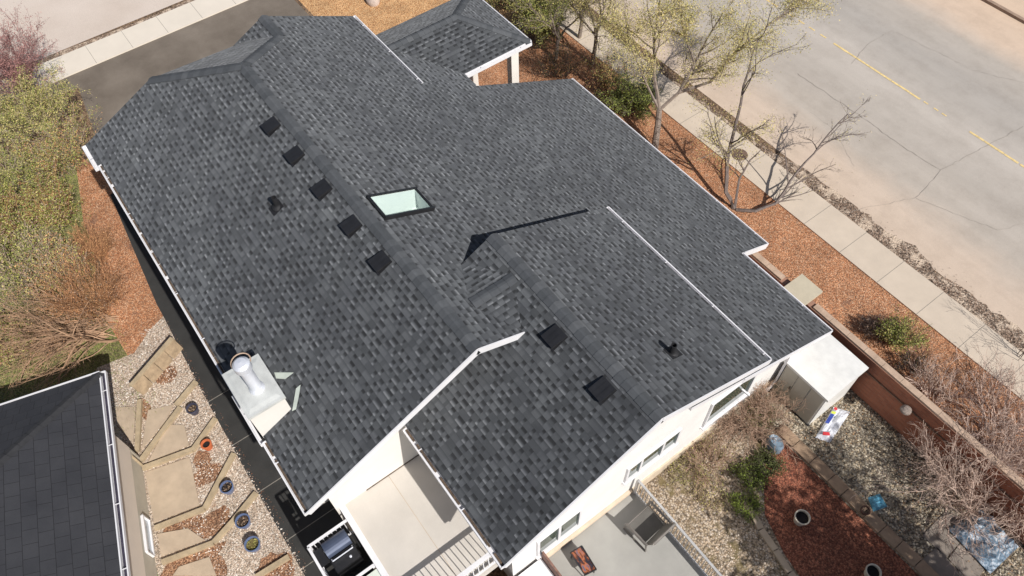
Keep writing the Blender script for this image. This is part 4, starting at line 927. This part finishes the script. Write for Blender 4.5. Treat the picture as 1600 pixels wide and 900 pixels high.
def tarp(px4, z0, amp, label, name='blue_tarp', seed=0., n=16, mat=None):
    q = [gz(a, b_, z0) for a, b_ in px4]; mb = qgrid(q, z0 * .3, amp, n, n, seed)
    o = mb.build(name, mat or M_TARP); m_ = o.modifiers.new('thickness', 'SOLIDIFY'); m_.thickness = .01; return tag(o, label, 'tarp')
def tarpm():
    m, nt, b = newmat('folded_blue_tarp'); co = obco(nt); f = noise_n(nt, co, 7, 5, .7); g = noise_n(nt, co, 2.4, 3)
    c = ramp(nt, f, [(.35, (.05, .085, .13)), (.5, (.16, .24, .33)), (.62, (.55, .60, .66))]); nt.links.new(c, b.inputs['Base Color']); b.inputs['Roughness'].default_value = .28; bump(nt, b, f, .8, .06); return m
M_TARP2 = tarpm()
tarp([(1488, 822), (1540, 790), (1600, 850), (1555, 893)], .35, .38, 'large crumpled blue-grey tarp over garden things at the lower right corner', seed=3., mat=M_TARP2)
mb = qgrid([gz(1355, 778), gz(1374, 772), gz(1386, 792), gz(1364, 800)], .03, .1, 8, 8, 6.)
tag(mb.build('blue_cloth', simple('bright_blue_cloth', (.10, .32, .46), .6, .3, 14)), 'small crumpled bright blue cloth lying on the grey gravel next to the stone edging', 'cloth')

# white rock at the top
c = gz(583, 4); mb = MB(); rnd = random.Random(3)
bm = bmesh.new(); bmesh.ops.create_icosphere(bm, subdivisions=3, radius=.33)
for v in bm.verts:
    k = 1 + .28 * noise.noise(v.co * 3.1); v.co = Vector((v.co.x * k, v.co.y * k * .8, v.co.z * k * .9))
me = bpy.data.meshes.new('garden_boulder'); bm.to_mesh(me); bm.free(); me.materials.append(simple('pale_rock', (.52, .42, .36), .9, .2, 5, bmp=.4)); o = bpy.data.objects.new('garden_boulder', me); S.collection.objects.link(o); o.location = (c.x, c.y, .15); tag(o, 'pale round boulder in the straw-coloured bed at the top', 'boulder')

# ================================================================== PLANTS
def leaf_quad(mb, p, s_, rnd, mi=0, flat=0.):
    d = Vector((rnd.gauss(0, 1), rnd.gauss(0, 1), rnd.gauss(0, 1) * (1 - flat))).normalized(); u = d.orthogonal().normalized(); q = rnd.uniform(0, 6.28); u = u * math.cos(q) + d.cross(u) * math.sin(q)
    a = d * s_ * rnd.uniform(.6, 1.3); c = u * s_ * rnd.uniform(.3, .6)
    mb.face([p - a * .5, p + c * .5, p + a * .5, p - c * .5], mi)
def wander(p, d, L, n, curl, rnd, up=0.):
    pts = [Vector(p)]; d = Vector(d).normalized()
    for k in range(n):
        d = (d + Vector((rnd.gauss(0, 1), rnd.gauss(0, 1), rnd.gauss(0, 1))) * curl + Vector((0, 0, up))).normalized(); pts.append(pts[-1] + d * (L / n))
    return pts
class Plant:
    def __init__(s, seed, leafsize, leafn, mats_n=2, leaf_from=2, leafspread=.05):
        s.w = MB(); s.l = MB(); s.r = random.Random(seed); s.ls = leafsize; s.ln = leafn; s.mn = mats_n; s.lf = leaf_from; s.sp = leafspread
    def leaves(s, pts, n):
        for k in range(n):
            i = s.r.randrange(len(pts) - 1); p = pts[i].lerp(pts[i + 1], s.r.random()) + Vector((s.r.gauss(0, s.sp), s.r.gauss(0, s.sp), s.r.gauss(0, s.sp)))
            leaf_quad(s.l, p, s.ls, s.r, s.r.randrange(s.mn))
    def branch(s, p, d, L, r, lvl, maxl, kids, curl=.16, up=.03, ang=.7, ratio=.62, sides=5, first=None):
        n = max(3, int(L / .22)) if lvl < 2 else max(2, int(L / .16)); n = min(n, 12)
        pts = first or wander(p, d, L, n, curl, s.r, up)
        L = sum((b_ - a).length for a, b_ in zip(pts, pts[1:]))
        rad = [max(.0035 if s.ls < .06 else .0045, r * (1 - .72 * k / (len(pts) - 1))) for k in range(len(pts))]
        s.w.tube(pts, rad, max(3, sides - lvl), cap=False)
        if lvl >= s.lf and s.ln: s.leaves(pts, max(1, int(s.ln * L * s.r.uniform(.4, 1.5))))
        if lvl < maxl:
            nk = kids[lvl] if isinstance(kids, (list, tuple)) else kids
            for k in range(nk):
                t = s.r.uniform(.22, 1.0); i = min(int(t * (len(pts) - 1)), len(pts) - 2); q = pts[i].lerp(pts[i + 1], t * (len(pts) - 1) - i)
                dd = (pts[i + 1] - pts[i]).normalized(); o = dd.orthogonal().normalized(); a = s.r.uniform(0, 6.28); o = o * math.cos(a) + dd.cross(o) * math.sin(a)
                an = ang * s.r.uniform(.6, 1.3); nd = dd * math.cos(an) + o * math.sin(an); nd.z = nd.z if nd.z > -.25 else nd.z * .3
                s.branch(q, nd, L * ratio * s.r.uniform(.6, 1.15) * (1.15 - .4 * t), max(.004, rad[i] * .6), lvl + 1, maxl, kids, curl, up, ang, ratio, sides)
    def finish(s, name, loc, label, cat, wood, leafs, group=None, tn='trunk', cn='crown'):
        t = empty(name, loc, label, cat, group); s.w.build(tn, wood, t)
        if s.l.f: s.l.build(cn, leafs, t)
        return t
def limbs(pts): return [Vector(gz(a, b_, z)) for a, b_, z in pts]
def smooth(pts, rnd, j=.02):
    out = [pts[0]]
    for a, b_ in zip(pts, pts[1:]):
        m = (a + b_) / 2 + Vector((rnd.gauss(0, j), rnd.gauss(0, j), rnd.gauss(0, j))); out += [m, b_]
    return out
GT = 'young street-side trees in thin spring leaf'
# tree 1: forked, base hidden by the eave
t = Plant(21, .052, 95, 2, 1, .17); R_ = t.r
base = gz(1022, 238, .0)
tr = [(1022, 238, .0), (1028, 195, .9), (1030, 172, 1.4)]
t.w.tube(limbs(tr), [.13, .11, .10], 8)
for L_, r in (([(1030, 172, 1.4), (1022, 120, 2.4), (1022, 60, 3.6), (1030, 10, 4.6), (1034, -25, 5.2)], .07), ([(1030, 172, 1.4), (1005, 120, 2.5), (985, 70, 3.6), (975, 20, 4.6)], .045),
              ([(1030, 172, 1.4), (1060, 145, 1.9), (1085, 100, 2.7), (1105, 60, 3.4), (1130, 20, 4.2)], .07), ([(1060, 145, 1.9), (1110, 128, 2.2), (1150, 80, 3.1), (1200, 40, 3.8), (1240, 10, 4.3)], .06),
              ([(1085, 100, 2.7), (1070, 55, 3.6), (1060, 10, 4.6)], .04)):
    t.branch(None, None, 0, r, 0, 3, [12, 7, 4], first=smooth(limbs(L_), R_), curl=.14, up=.05, ratio=.42, ang=.75)
t.finish('street_tree', (base.x, base.y, 0), 'tall pale-barked tree forking in two behind the eave, crown of sparse yellow-green leaves', 'tree', M_BARK, [M_LYEL, M_LOLIVE], GT)
# tree 2: multi-stem with bare low limb
t = Plant(22, .048, 52, 2, 1, .13); R_ = t.r; base = gz(1148, 328)
for L_, r, kd in (([(1146, 326, 0), (1134, 300, .45), (1136, 255, 1.2), (1147, 205, 2.1), (1158, 160, 3.0), (1170, 110, 3.9), (1185, 60, 4.8)], .085, [9, 6, 4]), ([(1136, 255, 1.2), (1118, 215, 1.9), (1105, 175, 2.6)], .035, [5, 4, 3]),
                  ([(1148, 326, 0), (1155, 280, .6), (1172, 250, 1.0), (1188, 235, 1.3)], .05, [4, 4, 2])):
    t.branch(None, None, 0, r, 0, 3, kd, first=smooth(limbs(L_), R_), curl=.14, up=.05, ratio=.42, ang=.75)
sv = t.ln; t.ln = 1
t.branch(None, None, 0, .065, 0, 3, [11, 7, 3], first=smooth(limbs([(1150, 328, 0.02), (1180, 330, .2), (1212, 318, .4), (1225, 300, .6), (1246, 268, .9), (1272, 240, 1.2), (1296, 208, 1.6), (1325, 178, 1.9)]), R_), curl=.12, up=.04, ratio=.36, ang=.6)
t.finish('street_tree', (base.x, base.y, 0), 'multi-stemmed tree by the eave with one long bare dark limb reaching over the pavement', 'tree', simple('brown_grey_bark', (.17, .135, .12), .9, .3, 8), [M_LYEL, M_LOLIVE], GT)
# trees behind the porch
for i, (px, py, sd, lb, lf) in enumerate(((925, 100, 31, 'grey-trunked tree standing just beyond the front corner of the long eave', [M_LOLIVE, M_LYEL]), (868, 92, 32, 'dense olive-leaved tree right behind the porch roof tip', [M_LOLIVE, M_LGREEN]), (905, 60, 33, 'small yellow-green tree at the top between porch roof and pavement', [M_LOLIVE, M_LYEL]))):
    t = Plant(sd, .052, 50 if i else 36, 2, 1, .13); base = gz(px, py)
    t.w.tube([base, base + Vector((.05, .05, .9)), base + Vector((.0, .1, 1.6))], [.09, .075, .06], 7)
    for k in range(6):
        a = 6.28 * k / 6 + t.r.uniform(-.3, .3); t.branch(base + Vector((0, .05, t.r.uniform(.7, 1.6))), Vector((math.cos(a) * .55, math.sin(a) * .55, 1)), t.r.uniform(1.8, 2.8), .045, 0, 3, [7, 5, 3], curl=.16, up=.05, ratio=.5, ang=.7)
    t.finish('garden_tree', (base.x, base.y, 0), lb, 'tree', M_BARK, lf, 'trees between porch and pavement')

def shrub(px, py, rad, h, nst, label, wood, leafs, leafn=0, leafs_=.05, seed=0, kids=(5, 3), curl=.16, name='shrub', group=None, spread=1.0, r0=.012, lean=(0, 0), up=.02, xy=None, maxl=2, lf=1, sp=.06):
    base = gz(px, py) if xy is None else Vector((xy[0], xy[1], 0)); t = Plant(seed, leafs_, leafn, max(1, len(leafs)) if leafs else 1, lf, sp)
    for k in range(nst):
        a = t.r.uniform(0, 6.283); q = rad * .35 * math.sqrt(t.r.random()); tilt = spread * rad / h * math.sqrt(t.r.random()) * 1.1
        d = Vector((math.cos(a) * tilt + lean[0], math.sin(a) * tilt + lean[1], 1))
        t.branch(base + Vector((math.cos(a) * q, math.sin(a) * q, 0)), d, h * t.r.uniform(.7, 1.1), r0 * t.r.uniform(.7, 1.2), 0, maxl, list(kids), curl=curl, up=up, ratio=.5, ang=.6, sides=4)
    return t.finish(name, (base.x, base.y, 0), label, 'shrub', wood, leafs or None, group, 'stems', 'foliage')
GS = 'shrubs along the left edge'
shrub(70, 205, 1.35, 2.3, 34, 'wide olive-green leafy bush in front of the asphalt driveway', M_TWIGG, [M_LOLIVE, M_LYEL, M_LGREEN], 44, .058, 41, (6, 4), group=GS, name='leafy_bush')
shrub(20, 300, 1.5, 2.2, 30, 'olive bush lower left of the driveway bush, cut by the picture edge', M_TWIGG, [M_LOLIVE, M_LGREEN], 38, .058, 42, (6, 4), group=GS, name='leafy_bush')
shrub(105, 268, 1.1, 1.9, 26, 'olive bush touching the front left corner of the eave', M_TWIGG, [M_LOLIVE, M_LGREEN, M_LORANGE], 36, .056, 43, (6, 4), group=GS, name='leafy_bush')
shrub(45, 165, 1.5, 3.0, 46, 'upright plum-pink budding shrub beside the side street', simple('plum_twig', (.20, .10, .10), .85, .2, 6), [M_LPINK], 30, .055, 44, (6, 4), curl=.08, spread=.8, name='plum_shrub')
shrub(158, 488, .85, 1.7, 44, 'rusty brown bare twiggy bush beside the orange mulch', M_TWIGB, [M_LORANGE, M_LDRY], 10, .045, 45, (8, 5), group='bare brown shrubs', name='bare_shrub', curl=.1)
shrub(158, 410, .65, 1.2, 30, 'smaller rusty twiggy bush above the big one, next to the mulch strip', M_TWIGB, [M_LORANGE], 9, .04, 46, (8, 4), group='bare brown shrubs', name='bare_shrub', curl=.1)
shrub(50, 400, 1.5, 1.1, 60, 'low mixed green and grey shrub in the middle of the left edge', M_TWIGG, [M_LGREEN, M_LOLIVE], 26, .055, 47, (5, 4), group=GS, name='low_shrub')
shrub(30, 480, 1.4, .9, 56, 'low yellowish shrub under the arching bare branches', M_TWIGG, [M_LGREEN, M_LDRY, M_LOLIVE], 20, .055, 48, (5, 3), group=GS, name='low_shrub')
for i, (px, py, rr, h_, lb) in enumerate(((95, 345, 1.0, 1.5, 'loose yellow-green shrub just below the olive bush by the eave'), (60, 440, 1.1, 1.5, 'tangled green and tan shrub behind the arching bare branches'), (10, 380, 1.1, 1.6, 'tall yellow-green shrub cut by the left edge, mid height'), (110, 440, .9, 1.4, 'leafy tan and green shrub left of the rusty twiggy bush'), (20, 545, 1.0, .8, 'low blue-green shrub above the black roof at the left edge'))):
    shrub(px, py, rr, h_, 30, lb, M_TWIGG if i % 2 else M_TWIGB, [M_LGREEN, M_LOLIVE, M_LDRY] if i != 3 else [M_LORANGE, M_LOLIVE, M_LDRY], 34, .07, 140 + i, (7, 4), group=GS, name='tangled_shrub', curl=.14, r0=.02)
# arching bare branches sweeping in from the left
t = Plant(51, .04, 1.2, 1, 2, .04); base = gz(175, 520)
for k in range(48):
    a = math.radians(t.r.uniform(-150, -60)); s0 = gz(170 + t.r.uniform(-30, 18), 515 + t.r.uniform(-22, 20)); t.branch(s0, Vector((t.r.uniform(-1.6, .8), -1.4 + t.r.uniform(-.4, .6), t.r.uniform(.25, 1.1))), t.r.uniform(1.8, 3.6), t.r.choice((.012, .016, .02, .024, .04)), 0, 2, [8, 4], curl=.13, up=-.02, ratio=.45, ang=.65, sides=5)
t.finish('arching_shrub', (base.x, base.y, 0), 'arching bare reddish-brown shrub leaning left over the grass above the black roof', 'shrub', simple('red_brown_bark', (.40, .25, .155), .85, .5, 2.2), [M_LORANGE], None, 'stems', 'foliage')
# right side bare shrubs
GR = 'bare pinkish shrubs at the lower right'
for i, (px, py, rr, hh_, lb) in enumerate(((1560, 690, 1.7, 2.0, 'bare pinkish twiggy shrub on the street side of the brick wall end'), (1500, 770, 1.6, 2.3, 'bare pinkish shrub in front of the brick wall, above the blue tarp'), (1610, 800, 1.6, 2.4, 'bare twiggy shrub cut by the right edge behind the tarp'), (1455, 625, .95, 1.2, 'smaller bare shrub on the mulch below the green cedar bush'), (1460, 735, .95, 1.3, 'low bare shrub against the inner brick face'))):
    shrub(px, py, rr, hh_, [40, 46, 40, 26, 26][i], lb, M_TWIG, [M_LDRY], .7, .04, 60 + i, (9, 5) if i < 3 else (7, 4), curl=.24, group=GR, name='bare_shrub', r0=.022)
shrub(1165, 655, 1.15, 1.25, 90, 'mounded pale brown dry shrub against the white back wall', simple('pale_dry_twig', (.42, .28, .20), .85, .3, 6), [M_LDRY], 4, .04, 71, (7, 4), curl=.25, name='dry_shrub')
shrub(1100, 725, .8, .7, 40, 'low dry shrub under the three-light back window', simple('pale_dry_twig', (.42, .28, .20), .85, .3, 6), [M_LDRY, M_LOLIVE], 8, .04, 72, (6, 4), curl=.25, name='dry_shrub')
shrub(1165, 790, .5, .3, 40, 'bright green creeping juniper running down beside the gravel', M_BARKD, [M_JUNIPER], 60, .05, 73, (5, 3), curl=.2, name='juniper')
shrub(1172, 745, .55, .35, 40, 'dark green juniper clump under the pale blue ornament', M_BARKD, [M_LDARK, M_JUNIPER], 60, .05, 74, (5, 3), curl=.2, name='juniper')
shrub(1196, 728, .42, .35, 40, 'dark low evergreen touching the pale blue ornament', M_BARKD, [M_LDARK], 70, .05, 76, (5, 3), curl=.2, name='juniper')
shrub(1185, 650, .45, .4, 34, 'small dark green shrub at the foot of the white downspout', M_BARKD, [M_LDARK, M_JUNIPER], 60, .05, 75, (5, 3), curl=.2, name='juniper')
shrub(1110, 770, .9, .25, 80, 'low straw-coloured ground shrub beside the metal deck railing', M_TWIGG, [M_LOLIVE, M_LDRY, M_TAN], 44, .045, 77, (5, 3), curl=.25, name='ground_cover_shrub')
shrub(1402, 535, .5, .8, 36, 'yellow-green cedar bush between the brick wall and the pavement', M_BARKD, [M_JUNIPER, M_LOLIVE], 40, .05, 81, (6, 4), name='cedar_bush', curl=.12)
shrub(1362, 520, .5, .5, 30, 'dark bare twiggy clump left of the yellow-green cedar', M_BARKD, [M_LDRY], 8, .04, 82, (6, 4), name='low_shrub', curl=.2)
shrub(1420, 575, .5, .5, 30, 'dark dry clump between the cedar and the pinkish shrubs', M_BARKD, [M_LDRY, M_LDARK], 14, .04, 83, (6, 4), name='low_shrub', curl=.2)
shrub(1070, 735, .8, .3, 90, 'low tan and olive ground plant at the foot of the back wall corner', M_TWIGG, [M_LOLIVE, M_TAN], 30, .04, 78, (5, 3), curl=.25, name='ground_cover_shrub')
GD = 'dark evergreens beside the long eave'
shrub(985, 175, .75, 1.3, 30, 'dark green evergreen bush beside the trunk of the tall forked tree', M_BARKD, [M_LDARK, M_LGREEN], 60, .06, 91, (7, 4), group=GD, name='evergreen_bush')
shrub(945, 140, .6, 1.1, 22, 'yellow-brown bush at the tip corner of the long eave', M_BARKD, [M_LOLIVE, M_LORANGE], 30, .06, 92, (6, 4), group=GD, name='evergreen_bush')
shrub(830, 60, 1.0, 2.0, 26, 'dark olive bush against the porch roof tip', M_BARKD, [M_LDARK, M_LOLIVE], 44, .065, 93, (6, 4), group=GD, name='evergreen_bush')
shrub(870, 20, 1.2, 2.2, 26, 'olive bush at the top behind the porch roof', M_BARKD, [M_LOLIVE, M_LDARK], 40, .065, 94, (6, 4), group=GD, name='evergreen_bush')
shrub(790, 10, .9, 1.6, 22, 'olive bush at the top touching the porch hip', M_BARKD, [M_LOLIVE, M_LDARK], 36, .065, 95, (6, 4), group=GD, name='evergreen_bush')
shrub(875, 118, .8, 1.1, 24, 'dark bare bush in the shade beyond the porch column', M_BARKD, [M_LORANGE, M_LDARK], 20, .05, 96, (6, 4), group=GD, name='evergreen_bush')
# thin weeds in the road gutter at the right edge
shrub(1590, 560, .35, 1.6, 5, 'thin dark bare sapling at the far right beside the litter', M_BARKD, None, 0, .04, 97, (5, 3), name='bare_sapling', curl=.14)
# a big bare tree out of frame whose branches shade the side garden
def tall(x, y, h, sd, lb, r=.14):
    t = Plant(sd, .30, 9, 1, 1, .16); base = Vector((x, y, 0)); t.w.tube([base, base + Vector((.1, .0, h * .22)), base + Vector((.05, .1, h * .4))], [r, r * .8, r * .7], 8)
    for k in range(9):
        a = 6.28 * k / 9; t.branch(base + Vector((.05, .05, h * t.r.uniform(.2, .4))), Vector((math.cos(a) * .6, math.sin(a) * .6, 1)), h * t.r.uniform(.45, .6), r * .5, 0, 3, [8, 6, 4], curl=.13, up=.04, ratio=.48)
    t.finish('garden_tree', (x, y, 0), lb, 'tree', M_BARKD, [M_LDRY], 'trees of the back garden')
tall(26.2, 6.6, 9.5, 102, 'tall garden tree standing beyond the red mulch bed')
tall(23.3, 5.6, 6.5, 103, 'small garden tree at the far end of the red mulch bed', r=.08)

# ================================================================== LOOSE STUFF ON THE GROUND
def scatter(name, n, fn, mats, size, seed, label=None, z=.02, kind='stone'):
    rnd = random.Random(seed); mb = MB()
    for k in range(n):
        p = fn(rnd)
        if p is None: continue
        s_ = size * rnd.uniform(.5, 1.3)
        if kind == 'stone':
            a = rnd.uniform(0, 3.14); ex, ey, ez = s_, s_ * rnd.uniform(.55, .9), s_ * rnd.uniform(.35, .6); ca, sa = math.cos(a), math.sin(a); mi = rnd.randrange(len(mats)); i = len(mb.v)
            for (x, y, zz_) in ((1, 0, 0), (.5, .86, 0), (-.5, .86, 0), (-1, 0, 0), (-.5, -.86, 0), (.5, -.86, 0), (.35, .3, 1), (-.4, .3, 1), (0, -.45, 1)):
                mb.v.append((p[0] + x * ex * ca - y * ey * sa, p[1] + x * ex * sa + y * ey * ca, z + zz_ * ez))
            for f in ((6, 7, 8), (0, 1, 6), (1, 2, 7, 6), (2, 3, 7), (3, 4, 8, 7), (4, 5, 8), (5, 0, 6, 8)): mb.f.append(tuple(i + q for q in f)); mb.m.append(mi)
        elif kind == 'leaf':
            leaf_quad(mb, Vector((p[0], p[1], z + abs(rnd.gauss(0, .02)))), s_, rnd, rnd.randrange(len(mats)), .4)
        else:
            a = rnd.uniform(0, 6.28); h = size * rnd.uniform(.6, 1.4); d = Vector((math.cos(a), math.sin(a), 0)); q = Vector((p[0], p[1], z)); tip = q + Vector((rnd.gauss(0, .3) * h, rnd.gauss(0, .3) * h, h))
            mb.face([q - d * .006, q + d * .006, tip], rnd.randrange(len(mats)))
    o = mb.build(name, mats, origin=(0, 0, 0)); tag(o, label, kind='stuff'); return o
M_ST = [simple('stone_a', (.68, .56, .46), .8, .15, 9), simple('stone_b', (.52, .40, .31), .8, .15, 9), simple('stone_c', (.80, .74, .67), .8, .1, 9), simple('stone_d', (.36, .26, .20), .8, .2, 9)]
M_ST2 = [simple('stone_i', (.58, .46, .35), .8, .15, 9), simple('stone_j', (.42, .31, .21), .8, .15, 9), simple('stone_k', (.66, .57, .47), .8, .15, 9)]
M_SG = [simple('stone_e', (.32, .27, .20), .8, .15, 9), simple('stone_f', (.58, .51, .40), .8, .15, 9), simple('stone_g', (.16, .13, .10), .8, .2, 9), simple('stone_h', (.42, .33, .22), .8, .2, 9)]
def inpoly(x, y, poly):
    c = False; n = len(poly)
    for i in range(n):
        (xa, ya), (xb, yb) = poly[i], poly[i - 1]
        if (ya > y) != (yb > y) and x < (xb - xa) * (y - ya) / (yb - ya) + xa: c = not c
    return c
SP = [[(gz(*p).x, gz(*p).y) for p in q] for q, _ in SLB]
def fgrav(r):
    x, y = r.uniform(.5, 12), r.uniform(-8, -5.42)
    if x < 1.2 and y < -6.2: return None
    if y < -7.6 and x > 4: return None
    if any(inpoly(x, y, q) for q in SP): return None
    if noise.noise(Vector((x * .9, y * .9, 5))) > .22: return None
    return x, y
scatter('gravel', 8000, fgrav, M_ST, .021, 1, 'pale river rock scattered over the side yard', .012)
scatter('gravel', 2600, lambda r: (lambda x, y: (x, y) if (x < 15.2 or y < 4.6) and noise.noise(Vector((x, y, 2))) < .1 else None)(r.uniform(13.9, 19), r.uniform(2.75, 6.2)), M_ST2, .026, 2, 'pale stones of the back garden ground', .012)
scatter('gravel', 7500, lambda r: (r.uniform(13.6, 22), r.uniform(7.45, 9.75)), M_SG, .032, 3, 'grey river rock between the stone edging and the brick wall', .014)
def flit(r):
    x = r.uniform(-12, 22); y = 14.8 + abs(r.gauss(0, .30)) * (1 if x > 9 else .55)
    return x, y
scatter('leaf_litter', 6500, flit, [M_LDRY, simple('litter_pale', (.46, .37, .30), .9, .2, 5), simple('litter_dark', (.13, .085, .06), .9, .2, 5)], .055, 4, 'dry leaves and stones heaped between pavement and street', .018, 'leaf')
scatter('woodchips', 9000, lambda r: (r.uniform(4, 22), r.uniform(10.1, 13.42)), [simple('chip_a', (.58, .26, .14), .9, .2, 5), simple('chip_b', (.40, .15, .07), .9, .2, 5), simple('chip_c', (.70, .42, .27), .9, .2, 5)], .035, 5, 'orange wood chips beside the pavement', .012, 'leaf')
scatter('woodchips', 3500, lambda r: (lambda x, y: (x, y) if inpoly(x, y, [(14.9, 7.05), (21, 7.05), (21, 4.4), (18.6, 4.6), (17.2, 4.85), (16.2, 5.1), (15.3, 6.0)]) else None)(r.uniform(14.9, 21), r.uniform(4.4, 7.05)), [simple('chip_d', (.36, .115, .06), .9, .2, 5), simple('chip_e', (.22, .065, .035), .9, .2, 5), simple('chip_f', (.55, .25, .15), .9, .2, 5)], .035, 6, 'red wood chips of the mulch bed', .02, 'leaf')
def fgr(r):
    x, y = r.uniform(-8.5, 3.5), r.uniform(-14, -5.6)
    if y > -6.6 and x > -5: return None
    return (x, y) if noise.noise(Vector((x * .6, y * .6, 1))) > -.15 else None
scatter('grass', 16000, fgr, [M_GRASS, M_LDRY, M_LGREEN], .12, 7, 'rough grass and dead stalks under the left shrubs', .0, 'blade')
scatter('leaf_litter', 3800, lambda r: (lambda x, y: (x, y) if noise.noise(Vector((x * .8, y * .8, 4))) > -.05 else None)(r.uniform(15.3, 22), r.uniform(7.5, 9.8)), [M_LDRY, MATS['litter_dark'], M_LORANGE], .05, 9, 'dry leaves and broken twigs on the gravel below the bare shrubs', .03, 'leaf')
scatter('leaf_litter', 2600, lambda r: (r.uniform(11, 24), 10.1 + abs(r.gauss(0, 1.0))), [M_LDRY, MATS['litter_dark']], .05, 10, 'dry leaves over the wood chips behind the brick wall', .02, 'leaf')
scatter('woodchips', 900, lambda r: (lambda x: (x, -5.3 - abs(r.gauss(0, .25))))(r.uniform(.3, 10)), [MATS['chip_b'], M_LDRY], .03, 11, 'stray chips and crumbs along the dark path edge', .02, 'leaf')
scatter('leaf_litter', 1200, lambda r: (-14.45 + abs(r.gauss(0, .07)) * -1, r.uniform(-12, 9)), [M_LDRY], .05, 8, 'dry leaves in the side street gutter', .012, 'leaf')
